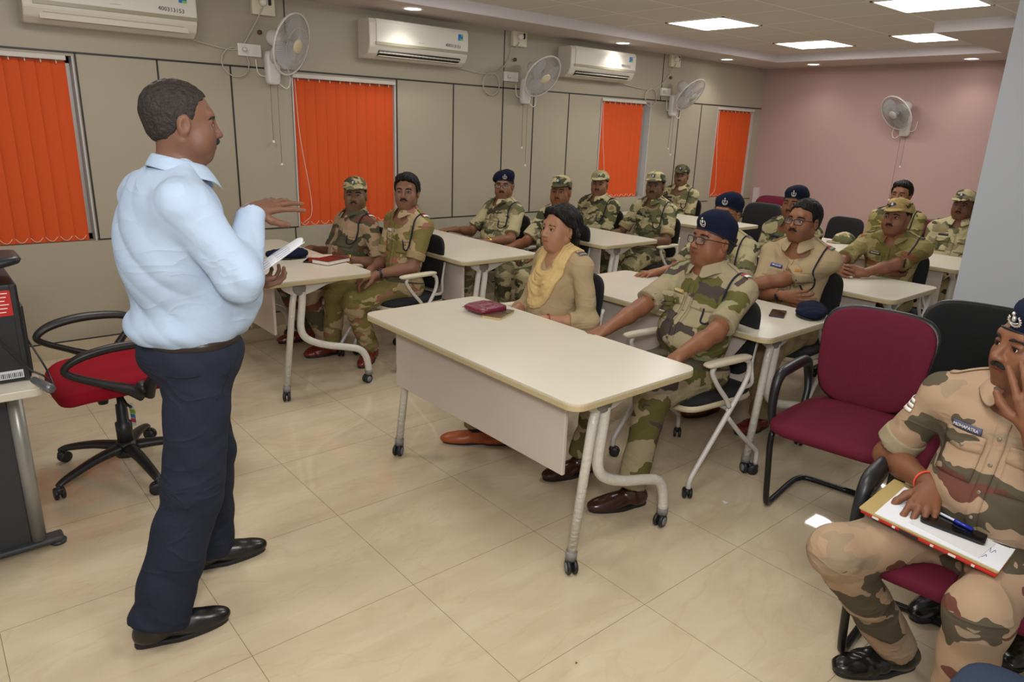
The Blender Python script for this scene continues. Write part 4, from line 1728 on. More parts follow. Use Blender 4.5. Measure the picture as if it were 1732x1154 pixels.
def person(label, eye, yaw, look, skin='8a5a40', shirt=None, pants=None, sitting=True, hats=None, hair='short', hairm=None,
           glasses=False, stache=1, tagc=None, hands=None, feet=None, knees=None, wide=1., belly=0., heavy=0., near=False, k=.0045,
           sleeves='short', uniform=True, lanyard=True, shoes='black', stripes=None, stand=None, female=False, lean=.12, seed=1, hs=1.0,
           elbow_out=(.35, .35), ribbon=None, chin_up=0., shdrop=None, shback=0., cuff_m=None, cap_m=None, watch=None, stubble=.35, bracelet=None, skip=()):
    yaw_r = math.radians(yaw)
    Rz = np.array([[math.cos(yaw_r), -math.sin(yaw_r), 0], [math.sin(yaw_r), math.cos(yaw_r), 0], [0, 0, 1]])
    eye = A3(eye)
    hipz = .545 if sitting else .93
    s = (eye[2] - hipz) / .635
    tup = nrm((-math.sin(lean), 0, math.cos(lean)))
    T = np.array([np.cross((0, 1, 0), tup), A3((0, 1, 0)), tup])     # rows forward, left, up
    H = A3((0, 0, hipz))
    S = H + tup * .455 * s
    NB = H + tup * .515 * s + T[0] * .012
    # head frame towards the look point
    C = NB + A3((.030, 0, 0)) + tup * (.123 * s)
    for _ in range(2):
        lw = Rz @ C
        root_xy = eye[:2] - lw[:2]
        lv = A3(look) - A3((root_xy[0] + lw[0], root_xy[1] + lw[1], eye[2]))
        ll = Rz.T @ lv
        hy = math.atan2(ll[1], ll[0])
        hp = math.atan2(ll[2], math.hypot(ll[0], ll[1])) * .6 + chin_up
        B = basis(hy, hp)
        ctr = Rz @ (C + B[0] * .07 * hs)
        root_xy = eye[:2] - ctr[:2]
    C = C + A3((0, 0, eye[2] - (C + B[0] * .07 * hs)[2]))
    root = empty('person', label, 'person', (root_xy[0], root_xy[1], 0), yaw_r)
    ROOTS.append((root_xy[0], root_xy[1], yaw_r))
    org = A3((root_xy[0], root_xy[1], 0))
    loc = lambda p: Rz.T @ (A3(p) - org)
    locd = lambda d: Rz.T @ A3(d)
    shw = .178 * wide
    SJ = [S + A3((-shback, sg * shw, 0)) - tup * (shdrop if shdrop is not None else (.038 if not female else .016)) for sg in (1, -1)]     # left, right
    HJ = [H + A3((0, sg * .088, 0)) for sg in (1, -1)]
    # ---- legs
    ank, kn, fdirs = [], [], []
    for i, sg in enumerate((1, -1)):
        if feet:
            a_ = loc(feet[i][0])
            fd_ = locd(feet[i][1])
        else:
            a_ = A3((.44, sg * .12, .085)) if sitting else A3((0, sg * .10, .085))
            fd_ = A3((1, sg * .15, 0))
        ank.append(a_)
        fdirs.append(fd_)
        if knees and knees[i] is not None:
            kn.append(loc(knees[i]))
        else:
            pole = A3((1, sg * .12, 1.2)) if sitting else A3((1, sg * .1, 0))
            kn.append(two_bone(HJ[i], a_, .43, .42, pole))
    # ---- arms
    wr, el, hd, hn, hc = [], [], [], [], []
    la, lb = .285 * (s if s > 1 else 1), .25
    for i, sg in enumerate((1, -1)):
        hh = hands[i] if hands else None
        if hh is None:
            w_ = A3((.27, sg * .07, .665)) if sitting else A3((.1, sg * .26, .85))
            d_ = A3((.85, -sg * .45, -.1))
            n_ = A3((.05, 0, -1))
            cu = .45
            ex = {}
        else:
            w_ = loc(hh['w'])
            d_ = locd(hh['d'])
            n_ = locd(hh['n'])
            cu = hh.get('c', .4)
            ex = hh
        eo = elbow_out[i]
        pole = locd(ex['pole']) if 'pole' in ex else A3((-.55, sg * eo * 1.4, -.8))
        wr.append(w_)
        el.append(loc(ex['el']) if 'el' in ex else two_bone(SJ[i], w_, la, lb, pole))
        hd.append(d_)
        hn.append(n_)
        hc.append((cu, ex))
    skm = skin_material('skin_' + skin, skin)
    if near and k > .003:
        k = .003
    # ================= body mesh (skin)
    hf = head_field(B, C, k if near else .0048, hs, NB, T, female, heavy)
    V, Fc = hf.mesh()
    T4 = skin_tint(V, C, B, hs, (.90, .62, .60) if female else (.74, .50, .48), stubble, female)
    VV, FF, TT = [V], [Fc], [T4]
    nv = len(V)
    hk = .0032 if near else .0045
    if True:
        for i, sg in enumerate((1, -1)):
            cu, ex = hc[i]
            up0 = el[i] + (SJ[i] - el[i]) * (.45)
            pr, kk, tips = hand_prims(wr[i], hd[i], hn[i], ex.get('side', (-1 if sg > 0 else 1)), cu, ex.get('spread', .12), hs * (1.0 if not female else .88), ex.get('thumb', .5), ex.get('curls'))
            r1 = .9 if female else 1.
            arm = [(cone(up0, el[i], .044 * r1, .040 * r1), .02), (cone(el[i], el[i] + (wr[i] - el[i]) * .4, .041 * r1, .038 * r1), .02), (cone(el[i] + (wr[i] - el[i]) * .35, wr[i], .038 * r1, .027 * r1), .02)]
            allp = arm + pr
            lo = np.min([p[0][1] for p in allp], 0) - .012
            hi = np.max([p[0][2] for p in allp], 0) + .012
            fa = Field(lo, hi, hk)
            for p_, k_ in allp:
                fa.add(p_, k_)
            v2, f2 = fa.mesh()
            t2 = np.ones((len(v2), 4), f32)
            for tp in tips:
                dd = np.linalg.norm(v2 - tp, axis=1)
                t2[:, :3] *= (1 + .22 * np.exp(-(dd / .009) ** 2))[:, None]
            VV.append(v2)
            FF.append(f2 + nv)
            TT.append(t2)
            nv += len(v2)
    # core so that the body is one figure under the clothes
    core = Field(H - .30, H + A3((.62, .30, .58)), .014) if sitting else Field(H - A3((.25, .25, .95)), H + A3((.3, .25, .60)), .014)
    core.add(ell(H + tup * .30 * s, (.080, .118, .19), T), .03).add(ell(H + tup * .06, (.075, .115, .11), T), .03)
    for i in (0, 1):
        core.add(cone(HJ[i], kn[i], .065, .045), .03).add(cone(kn[i], ank[i], .045, .034), .02)
        core.add(cone(S + A3((0, (1, -1)[i] * .06, -.02)), SJ[i] - tup * .02, .045, .035), .03)
        core.add(cone(SJ[i] - tup * .01, el[i] + (SJ[i] - el[i]) * .3, .036, .034), .02)
    v2, f2 = core.mesh()
    VV.append(v2)
    FF.append(f2 + nv)
    TT.append(np.ones((len(v2), 4), f32))
    me = mkmesh('body', np.concatenate(VV), np.concatenate(FF))
    if len(me.vertices) == sum(len(x) for x in VV):
        at = me.color_attributes.new('tint', 'FLOAT_COLOR', 'POINT')
        at.data.foreach_set('color', np.concatenate(TT).ravel())
    link('body', me, skm, root)
    # ================= eyes
    Wh = lambda x, y, z: C + (B[0] * x + B[1] * y + B[2] * z) * hs
    for sg in (1, -1):
        b = MB()
        b.pillow(Wh(.0752, sg * .0325, 0), (.0128, .0128, .0128), 1, 1, 16, 12)
        e = b.build('eye', M_white_eye, root)
        b = MB()
        b.lathe([(.0001, .0134), (.004, .0129), (.0068, .0114)], Wh(.0752, sg * .0325, 0), B[0] + B[1] * .0, 14, cap=False)
        b.build('iris', M_iris, e)
    # dark lash line of the upper lids
    b = MB()
    for sg in (1, -1):
        b.tube([Wh(.0858, sg * .0195, .0010), Wh(.0882, sg * .0265, .0050), Wh(.0880, sg * .0345, .0056), Wh(.0835, sg * .0430, .0036), Wh(.0790, sg * .0480, .0000)], [.0006, .0014, .0016, .0016, .0006], 6, smooth_path=3)
    b.build('eyelashes', M_moust, root)
    # eyebrows
    hm = hairm or M_hairm
    b = MB()
    for sg in (1, -1):
        b.tube([Wh(.0915, sg * .013, .0195), Wh(.0905, sg * .026, .0240), Wh(.0835, sg * .042, .0230), Wh(.0735, sg * .052, .0150)], [.0030, .0050, .0042, .0016] if not female else [.0016, .0030, .0026, .001], 8, smooth_path=4)
    b.build('eyebrows', M_moust if hm is M_hairm or True else hm, root)
    if stache:
        b = MB()
        for sg in (1, -1):
            b.tube([Wh(.0975, sg * .001, -.0480), Wh(.0965, sg * .010, -.0500), Wh(.0920, sg * .021, -.0545), Wh(.0835, sg * .031, -.0610)], [.0058 * stache, .0070 * stache, .0060 * stache, .0022], 10, smooth_path=5)
        b.build('moustache', hairm if hairm and stache < .95 else M_moust, root)
    # ================= hair
    V, Fc = hair_mesh(B, C, hs, .0038 if near else .0055, 'under' if hats in ('beret', 'cap') and hair in ('short', 'thin') else hair, seed)
    if len(V):
        link('hair', mkmesh('hair', V, Fc), hm, root)
    # ================= spectacles
    if glasses:
        b = MB()
        for sg in (1, -1):
            cx = sg * .0325
            pts = []
            for q in range(20):
                a = 2 * PI * q / 20
                ex_, ez = math.copysign(abs(math.cos(a)) ** .6, math.cos(a)), math.copysign(abs(math.sin(a)) ** .6, math.sin(a))
                y = cx + ex_ * .0255
                z = -.004 + ez * .0160
                pts.append(Wh(.1075 - .10 * abs(y) * .45 - 1.6 * y * y * .8, y, z))
            b.tube(pts, .0019, 6, closed=True)
            b.tube([Wh(.0975, sg * .057, .006), Wh(.085, sg * .072, .008), Wh(.03, sg * .083, .004), Wh(-.012, sg * .086, .002), Wh(-.028, sg * .082, -.016)], .0018, 6, smooth_path=3)
        b.tube([Wh(.1060, .008, .000), Wh(.1120, 0, .004), Wh(.1060, -.008, .000)], .0016, 6, smooth_path=3)
        g = b.build('spectacles', M_frame, root)
        b = MB()
        for sg in (1, -1):
            cx = sg * .0325
            pts = []
            for q in range(20):
                a = 2 * PI * q / 20
                ex_, ez = math.copysign(abs(math.cos(a)) ** .6, math.cos(a)), math.copysign(abs(math.sin(a)) ** .6, math.sin(a))
                y = cx + ex_ * .0250
                pts.append(Wh(.1075 - .10 * abs(y) * .45 - 1.28 * y * y, y, -.004 + ez * .0155))
            b.add(pts, [list(range(20))], True)
        b.build('lenses', M_lens, g)
    # ================= headgear
    if hats == 'beret':
        fd = Field(C - .05, C + .19, .005)
        Bt = basis(hy, hp + .10)
        fd.add(ell(Wh(-.010, 0, .075), (.108 * hs, .092 * hs, .050 * hs), Bt), .02)
        fd.add(ell(Wh(-.013, 0, .034), (.1035 * hs, .0825 * hs, .092 * hs), B), .02)
        fd.add(ell(Wh(-.020, -.045, .072), (.098 * hs, .075 * hs, .040 * hs), basis(hy, hp + .05, .50)), .03)
        fd.add(ell(Wh(.025, .03, .105), (.07 * hs, .055 * hs, .038 * hs), B), .03)
        fd.wrinkle(.0012, 34, seed)
        n_ = nrm(B[2] + B[0] * -.28)
        fd.cut(Wh(.09, 0, .044), -n_)
        V, Fc = fd.mesh()
        bo = link('beret', mkmesh('beret', V, Fc), M_beret, root)
        b = MB()
        pts = []
        for q in range(32):
            a = 2 * PI * q / 32
            x_, y_ = -.012 + .1035 * math.cos(a), .0835 * math.sin(a)
            pts.append(Wh(x_, y_, .047 + .28 * (x_ - .09)))
        b.tube(pts, .0036, 8, closed=True)
        b.build('band', M_bband, bo)
        put_badge(bo, C, B, hs, V, Fc, .022, .076, 1.15)
    elif hats == 'cap':
        cm = cap_m or shirt
        fd = Field(C - .06, C + .18, .005)
        fd.add(ell(Wh(-.012, 0, .055), (.112 * hs, .090 * hs, .078 * hs), B), .02)
        fd.add(ell(Wh(.028, 0, .085), (.070 * hs, .066 * hs, .045 * hs), B), .03)
        fd.wrinkle(.0008, 40, seed)
        n_ = nrm(B[2] + B[0] * -.10)
        fd.cut(Wh(.09, 0, .050), -n_)
        V, Fc = fd.mesh()
        co = link('cap', mkmesh('cap', V, Fc), cm, root)
        b = MB()
        V, Fc = [], []
        nx, ny = 10, 6
        for j in range(ny + 1):
            for i in range(nx + 1):
                a = (i / nx - .5) * 2
                y = a * .072
                r0 = .104 * math.sqrt(max(0, 1 - (y / .086) ** 2)) - .014
                r1 = .094 + .088 * (1 - abs(a) ** 2.6)
                x_ = r0 + (max(r1, r0) - r0) * j / ny
                V.append(Wh(x_, y, .056 - .30 * (x_ - .09) + .010 * (1 - a * a) - .006 * (1 if abs(a) > .8 else 0)))
        for j in range(ny):
            for i in range(nx):
                k0 = j * (nx + 1) + i
                Fc.append([k0, k0 + 1, k0 + nx + 2, k0 + nx + 1])
        b.add(V, Fc)
        br = b.build('visor', cm, co)
        md = br.modifiers.new('solid', 'SOLIDIFY')
        md.thickness = .004
        b = MB()
        b.pillow(Wh(.101, 0, .088), (.007, .022, .014), 1, .8, 14, 8)
        pt = b.build('cap_patch', mat('navy_cap_patch', '2c3566', .7), co)
        pt.matrix_local = Matrix.Identity(4)
        badge(co, C, B, hs, (.1095, 0, .087), (1, 0, .35), .42)
    # ================= shirt
    h = (.0052 if sleeves == 'long' else .0065) if near else .009
    cuff_t = .80 if sleeves == 'short' else (1.0 if sleeves == 'long' else .45)
    lo = np.minimum(np.min([H - .2, SJ[0], SJ[1], el[0], el[1], wr[0], wr[1]], 0), H - A3((.22, .24, .10))) - .08
    hi = np.max([S + .12, SJ[0], SJ[1], el[0], el[1], wr[0], wr[1], NB], 0) + .09
    hi[0] = max(hi[0], H[0] + .22)
    if sleeves == 'short':
        pass
    fs = Field(lo, hi, h)
    bw = wide
    cuffs = []
    fs.add(ell(H + tup * .345 * s - T[0] * .008, (.118 + .02 * belly, .168 * bw, .185 * s), T), .04)
    fs.add(ell(H + tup * .16 * s + T[0] * (.012 + .045 * belly), (.112 + .055 * belly, .150 * bw + .02 * belly, .150 * s), T), .06)
    fs.add(ell(H + tup * (-.0 if not (sleeves == 'long') else -.01) + T[0] * .0, (.120 + .02 * belly, .165 * bw, .085), T), .06)
    if female:
        for sg in (1, -1):
            fs.add(ell(H + tup * .31 * s + T[0] * .085 + T[1] * sg * .062, (.055, .060, .060), T), .04)
    fs.add(cone(SJ[0] - T[1] * .03, SJ[1] + T[1] * .03, .055, .055, T[0], 1.0), .05)
    for i, sg in enumerate((1, -1)):
        fs.add(cone(NB - T[2] * .008 + T[1] * sg * .045, SJ[i] + tup * .004, .040, .054), .035)
        e_ = el[i]
        ax = nrm(e_ - SJ[i])
        rs = (.057, .058) if sleeves == 'short' else ((.066, .060) if sleeves == 'long' else (.062, .054))
        if female:
            rs = (.052, .050)
        if sleeves == 'short':
            ce = SJ[i] + (e_ - SJ[i]) * cuff_t
            fs.add(clip_prim(cone(SJ[i], SJ[i] + (e_ - SJ[i]) * 1.05, rs[0], rs[1]), ce, ax), .03)
            c0 = SJ[i] + (e_ - SJ[i]) * (cuff_t - .16)
            fc_ = Field(np.minimum(c0, ce) - .09, np.maximum(c0, ce) + .09, .0055 if near else .008)
            fc_.add(clip_prim(clip_prim(cone(c0 - ax * .05, ce + ax * .05, rs[1] + .0045, rs[1] + .0065), ce + ax * .004, ax), c0, -ax), .0)
            fc_.wrinkle(.0014, 24, seed + i)
            cuffs.append(fc_.mesh())
        else:
            fs.add(cone(SJ[i], e_, rs[0], rs[1]), .03)
            w2 = e_ + (wr[i] - e_) * (.93 if sleeves == 'long' else .42)
            ax2 = nrm(wr[i] - e_)
            fs.add(clip_prim(cone(e_, wr[i], rs[1], .040 if sleeves == 'long' else .046), w2, ax2), .03)
            c0 = w2 - ax2 * .055
            fs.add(clip_prim(clip_prim(cone(c0 - ax2 * .05, w2 + ax2 * .05, (.044 if sleeves == 'long' else .050), (.043 if sleeves == 'long' else .049)), w2, ax2), c0, -ax2), .0)
    if sleeves == 'long':
        fs.add(ell(H + tup * .27 * s - T[0] * .055, (.115, .165 * bw, .20), T), .06)
    if sleeves == 'long':
        fs.add(ell(S - tup * .055 - T[0] * .015, (.100, .215 * bw, .075), T), .06)
        fs.add(ell(H + tup * .075 - T[0] * .012, (.168, .185 * bw, .075), T), .05)
        fs.add(ell(H + tup * .14 + T[0] * .055, (.150, .165 * bw, .10), T), .05)
    fs.wrinkle((.0036 if sleeves == 'long' else .0024) if near else .002, 19 if sleeves == 'long' else 22, seed + 5, dirs=(.3, .2, .9) if sleeves != 'long' else (.65, -.35, .55))
    # neck opening
    if female:
        fs.sub(cone(NB + T[0] * .03 + T[2] * .05, NB + T[0] * .108 - T[2] * .085, .062, .020), .01)
    else:
        fs.sub(cone(NB + T[0] * .026 + T[2] * .055, NB + T[0] * .110 - T[2] * .055, .047, .004), .008)
    fs.cut(H - tup * (.03 if sleeves != 'long' else -.035), -tup if not female else -A3((0, 0, 1)))
    V, Fc = fs.mesh()
    sho = link('shirt', mkmesh('shirt', V, Fc), shirt, root)
    for cv, cf in cuffs:
        if len(cv):
            link('rolled_cuff', mkmesh('rolled_cuff', cv, cf), cuff_m or shirt, sho)
    bvh = BVHTree.FromPolygons(V.tolist(), Fc.tolist())
    P3 = lambda u, v, x=.5: H + tup * u * s + T[1] * v + T[0] * x
    # collar
    if not female:
        rn = .060 + .004 * heavy
        V, Fc = [], []
        nphi = 34
        ax_n = nrm((C + B[0] * -.02 - B[2] * .05) - NB)
        NC = NB + T[0] * .004
        rows = 5
        for j in range(rows):
            for i in range(nphi + 1):
                a = math.radians(15 + (360 - 30) * i / nphi)     # 0 = front
                fr = (1 + math.cos(a)) / 2
                dirv = T[0] * math.cos(a) + T[1] * math.sin(a)
                top = .040 - .034 * fr
                tipf = max(0, 1 - abs(abs(math.degrees(a if a < PI else 2 * PI - a)) - 24) / 30)
                prof = [(.000, top - .030), (.000, top), (.006, top + .003), (.016 + .014 * fr, top - .016 - .010 * fr), (.026 + .022 * fr + .008 * tipf, top - .034 - .020 * fr - .026 * tipf)][j]
                V.append(NC + dirv * (rn + prof[0]) * (1.0 if abs(math.sin(a)) < .5 else 1.03) + T[2] * prof[1] + T[0] * .006)
        for j in range(rows - 1):
            for i in range(nphi):
                k0 = j * (nphi + 1) + i
                Fc.append([k0, k0 + 1, k0 + nphi + 2, k0 + nphi + 1])
        b = MB()
        b.add(V, Fc)
        co = b.build('collar', shirt, root)
        md = co.modifiers.new('solid', 'SOLIDIFY')
        md.thickness = .0035
        md = co.modifiers.new('sub', 'SUBSURF')
        md.levels = 1
        md.render_levels = 1
        # placket and buttons
        patch('placket', shirt, root, bvh, P3(.205, 0), T[1], T[2], -T[0], .030, .41 * s, 3, 22, off=.0022, thick=.003)
        for u in (.36, .28, .20, .12, .05):
            hit = bvh.ray_cast(Vector(P3(u, 0)), Vector(-T[0]), 1.)
            if hit[0]:
                b = MB()
                p = A3(hit[0]) + T[0] * .005
                b.lathe([(.0055, -.002), (.006, .0), (.0045, .0015), (.001, .001)], p, T[0], 10)
                b.build('button', M_button if uniform else M_whitep, sho)
    if uniform:
        for sg in (1, -1):
            pk = patch('pocket', shirt, root, bvh, P3(.275, sg * .083), T[1], T[2], -T[0], .105, .115, 8, 8, off=.0028, thick=.003)
            if pk:
                patch('pocket_flap', shirt, pk, bvh, P3(.325, sg * .083), T[1], T[2], -T[0], .110, .045, 8, 4, off=.0060, thick=.0035, shape=lambda a, b_: (a, b_ - (.18 * (1 - abs(2 * a)) if b_ < 0 else 0)))
                hit = bvh.ray_cast(Vector(P3(.308, sg * .083)), Vector(-T[0]), 1.)
                if hit[0]:
                    b = MB()
                    b.lathe([(.0055, -.002), (.006, .0), (.0045, .0015), (.001, .001)], A3(hit[0]) + T[0] * .0095, T[0], 10)
                    b.build('pocket_button', M_button, pk)
            # epaulette
            ep = patch('epaulette', shirt, root, bvh, S + T[1] * sg * .125 * wide + tup * .4 + T[0] * .0, T[1], T[0], -tup, .105, .044, 10, 4, off=.0045, thick=.004)
            if ep and stripes:
                for q, (m_, off_) in enumerate(stripes):
                    patch('rank_stripe', m_, ep, bvh, S + T[1] * sg * off_ * wide + tup * .4, T[1], T[0], -tup, .016, .045, 3, 4, off=.0078, thick=.002)
        if tagc:
            nt_ = patch('name_tag', tagc, root, bvh, P3(.362, -.083), T[1], T[2], -T[0], .080, .019, 8, 2, off=.0042, thick=.004)
            if nt_ and near and not skip:
                for q in range(9):
                    patch('tag_letter', M_whitep, nt_, bvh, P3(.362, -.083 + (q - 4) * .0075), T[1], T[2], -T[0], .004 if q % 3 else .0025, .0085, 1, 1, off=.0075, thick=.0012)
        if ribbon:
            patch('ribbon_bar', ribbon, root, bvh, P3(.362, .083), T[1], T[2], -T[0], .030, .013, 4, 2, off=.0042, thick=.004)
        if lanyard:
            # dark cord from the left shoulder round the arm and across to the pocket
            b = MB()
            pts = []
            for (u, v) in ((.452, .150), (.41, .147), (.36, .143), (.31, .139), (.27, .132), (.245, .115), (.25, .095), (.285, .085), (.312, .083)):
                hit = bvh.ray_cast(Vector(P3(u, v * wide)), Vector(-T[0]), 1.)
                if hit[0]:
                    pts.append(A3(hit[0]) + T[0] * .008)
            top = []
            for (x, v) in ((.05, .150), (.02, .152), (-.02, .152)):
                hit = bvh.ray_cast(Vector(S + T[0] * x + T[1] * v * wide + tup * .4), Vector(-tup), 1.)
                if hit[0]:
                    top.append(A3(hit[0]) + tup * .006)
            if len(pts) > 4:
                b.tube(top[::-1] + pts, .0048, 8, smooth_path=4)
                b.build('lanyard', M_cordn, root)
            # loop round the outside of the sleeve
            b = MB()
            ax = nrm(el[0] - SJ[0])
            side = nrm(T[1] + tup * .5)
            pts = []
            for q in range(15):
                a = math.radians(-70 + 230 * q / 14)
                c0 = SJ[0] + ax * (.02 + .075 * math.sin(PI * q / 14))
                v1 = T[0]
                v2 = np.cross(ax, T[0]) * -1
                v2 = nrm(v2)
                if v2 @ T[1] < 0:
                    v2 = -v2
                v1 = nrm(v1 - ax * (v1 @ ax))
                pts.append(c0 + (v1 * math.cos(a) + v2 * math.sin(a)) * .067)
    # ================= trousers
    ht = .0075 if near else .0105
    allp = HJ + kn + ank + [H]
    lo = np.min(allp, 0) - A3((.16, .15, .04))
    hi = np.max(allp, 0) + A3((.13, .15, .12))
    ft = Field(lo, hi, ht)
    ft.add(ell(H - tup * .02 + T[0] * .004, (.126 + .03 * belly, .168 * bw, .115), T), .03)
    loose = .018 if not sitting else .0
    for i, sg in enumerate((1, -1)):
        ft.add(cone(HJ[i] + A3((0, 0, .0)), kn[i], .090 + loose * .8, .070 + loose), .05)
        ae = ank[i] + A3((0, 0, -.01 if not sitting else .012))
        ft.add(clip_prim(cone(kn[i], ank[i] - nrm(kn[i] - ank[i]) * .05, .070 + loose, .062 + loose * 1.5), ae, ank[i] - kn[i]), .035)
    ft.wrinkle(.0028 if near else .003, 17, seed + 11, dirs=(.5, .1, .8))
    if sitting:
        ft.cut(H + tup * .06, tup)
    else:
        ft.cut(H + tup * .07, tup)
    V, Fc = ft.mesh()
    tro = link('trousers', mkmesh('trousers', V, Fc), pants, root)
    tb = BVHTree.FromPolygons(V.tolist(), Fc.tolist())
    # socks
    for i in (0, 1):
        b = MB()
        b.tube([ank[i] + nrm(kn[i] - ank[i]) * .09, ank[i] + A3((0, 0, -.03))], [.040, .038], 14)
        b.build('sock', mat('sock_' + ('olive' if uniform else 'black'), '6a6437' if uniform else '15161a', .9), root)
    shm = {'black': mat('black_shoe_leather', '141413', .25, spec=.6), 'brown': mat('dark_brown_shoe_leather', '3a1f18', .22, spec=.6),
           'red': mat('red_brown_boot_leather', '6a2417', .25, spec=.6), 'orange': mat('orange_brown_shoe_leather', 'a04e22', .4)}[shoes]
    for i in (0, 1):
        shoe(root, ank[i], fdirs[i], shm, M_ink, boot=(shoes in ('red',) or (shoes == 'black' and uniform)), sc=.86 if female else 1.)
    # belt
    if not female:
        bv2 = BVHTree.FromPolygons(V.tolist(), Fc.tolist())
        b = MB()
        rows = []
        nb_ = 48
        uu = .048 if not sitting else .045
        for j in (0, 1):
            for q in range(nb_):
                a = 2 * PI * q / nb_
                dv = T[0] * math.cos(a) + T[1] * math.sin(a)
                c0 = H + tup * (uu - .018 + .036 * j)
                best = .11
                for bb in ((bv2, bvh) if sitting else (bv2,)):
                    hit = bb.ray_cast(Vector(c0 + dv * .5), Vector(-dv), .5)
                    if hit[0]:
                        best = max(best, float((A3(hit[0]) - c0) @ dv)) if j == 0 or True else best
                rows.append(c0 + dv * (min(best, .26) + .004))
        Fc2 = [[q, (q + 1) % nb_, nb_ + (q + 1) % nb_, nb_ + q] for q in range(nb_)]
        b.add(rows, Fc2)
        bm_ = mat('dark_leather_belt', '2b211c', .4) if not uniform else mat('olive_web_belt', '4c4430', .7)
        be = b.build('belt', bm_, root)
        md = be.modifiers.new('solid', 'SOLIDIFY')
        md.thickness = .004
        b = MB()
        c0 = H + tup * uu
        hit = (bvh.ray_cast(Vector(c0 + T[0] * .5), Vector(-T[0]), .5)[0] or bv2.ray_cast(Vector(c0 + T[0] * .5), Vector(-T[0]), .5)[0])
        if hit:
            b.box(tuple(A3(hit) + T[0] * .008), (.008, .05, .038), .002, (0, -lean, 0))
            b.build('buckle', M_button, be)
    if watch is not None:
        i, m_ = watch
        b = MB()
        p = wr[i] + (el[i] - wr[i]) * .10
        d = nrm(wr[i] - el[i])
        b.lathe([(.0315, -.009), (.0335, -.008), (.0335, .008), (.0315, .009)], p, d, 24, cap=False)
        n_ = -nrm(hn[i] - d * (hn[i] @ d))
        b.lathe([(.001, .0), (.017, .0), (.018, .006), (.015, .009), (.001, .009)], p + n_ * .027, n_, 18)
        b.build('wristwatch', m_, root)
    if bracelet is not None:
        i, m_ = bracelet
        b = MB()
        p = wr[i] + (el[i] - wr[i]) * .14
        d = nrm(wr[i] - el[i])
        u_ = nrm(np.cross(d, (0, 0, 1)))
        v_ = np.cross(d, u_)
        b.tube([p + (u_ * math.cos(a) + v_ * math.sin(a)) * .034 for a in np.linspace(0, 2 * PI, 24, endpoint=False)], .0028, 6, closed=True)
        b.build('wrist_thread', m_, root)
    return dict(root=root, H=H, S=S, NB=NB, T=T, B=B, C=C, el=el, wr=wr, bvh=bvh, s=s, tup=tup, P3=P3, loc=loc, kn=kn, shirt=sho, org=org, Rz=Rz, hs=hs, tb=tb, tro=tro)
# ---- cloth palettes
LOOK = (.68, 2.30, 1.60)
def camo_dpm(n, seed, scale=6.2):      # cream, green, dark olive
    return camo_material(n, 'a89d79', '616040', '42422e', '85785a', seed, scale, (.525, .60, .64))
shirtC = camo_material('camouflage_beige_green_violet', '998c70', '5d5931', '4a403b', '8b8a66', 3, 5.2, (.515, .625, .66))
shirtD = camo_material('camouflage_sand_grey', '9b8468', '4c4935', '6b4436', '7a6a50', 11, 5.0, (.53, .61, .66))
shirtE = camo_material('camouflage_olive_tan_pink', '776c3e', 'a69270', '8f6350', '65602f', 21, 5.6, (.53, .625, .66))
shirtQ = camo_material('camouflage_beige_grey_rust', 'a1886f', '544c3c', '643f33', '93806a', 8, 5.0, (.535, .63, .66), stretch=(.8, .8, 2.1))
shirtN = camo_material('camouflage_olive_brown', '84784c', '6c6338', '7a4e32', '96885c', 31, 4.5, (.50, .61, .60))
camoF = camo_dpm('camouflage_cream_green_a', 41)
camoG = camo_dpm('camouflage_cream_green_b', 52)
camoH = camo_dpm('camouflage_cream_green_c', 63)
camoI = camo_dpm('camouflage_cream_green_d', 74)
camoJ = camo_dpm('camouflage_cream_green_e', 85)
camoK = camo_dpm('camouflage_cream_green_f', 96)
camoM = camo_dpm('camouflage_cream_green_g', 17)
camoP = camo_dpm('camouflage_cream_green_h', 28)
camoO = camo_material('camouflage_mustard_green', '928455', '6b6538', '4d4a30', '9a9060', 39, 5.0, (.50, .60, .64))
khaki = cloth_material('khaki_cotton', 'a08c6c', s=.3)
khaki2 = cloth_material('khaki_trouser_cotton', '8f7c5c', s=.3)
blueshirt = cloth_material('light_blue_cotton', 'a9bcd4', .75, s=.26, spec=.25)
navytr = cloth_material('navy_trouser_wool', '242937', .85, s=.35)
cuffC = cloth_material('beige_rolled_cotton', '93866c', s=.3)
cuffE = cloth_material('tan_rolled_cotton', '96835f', s=.3)
capT = camo_material('camouflage_tan_cap', 'a58d5c', '8f7a48', '3c3d2a', 'a08a58', 5, 9, (.56, .62, .66))
st_red = [(M_redp, .165), (M_whitep, .180)]
st_blue = [(mat('slate_slip', '4a4a5c', .6), .165)]
tb = {'w': None}

# ---- the presenter, standing in profile
pr = person('standing man in a light blue shirt and navy trousers speaking with one hand raised', (.728, 2.30, 1.612), 2, (4.0, 1.75, 1.50), skin='704a39', shirt=blueshirt, pants=navytr,
            sitting=False, hair='thin', hairm=M_hairg, stache=1.55, hands=[
                dict(w=(.870, 2.50, 1.072), d=(.95, -.18, -.10), n=(.1, -.2, .95), c=.55, pole=(-.5, .6, -.7), spread=.1, thumb=.9, curls=(.5, .6, .65, .7)),
                dict(w=(.822, 2.24, 1.352), d=(.96, .14, .20), n=(.12, .45, -.85), c=.16, el=(.712, 2.05, 1.18), spread=.30, thumb=.6, curls=(.10, .12, .22, .32))],
            feet=[((.660, 2.475, .085), (.98, -.10, 0)), ((.405, 2.155, .085), (1, -.12, 0))], shdrop=.028, shback=.035, wide=1.02, belly=1.05, heavy=1., near=True, sleeves='long', uniform=False,
            lanyard=False, shoes='black', lean=.0, seed=3, hs=.95, stubble=.2)
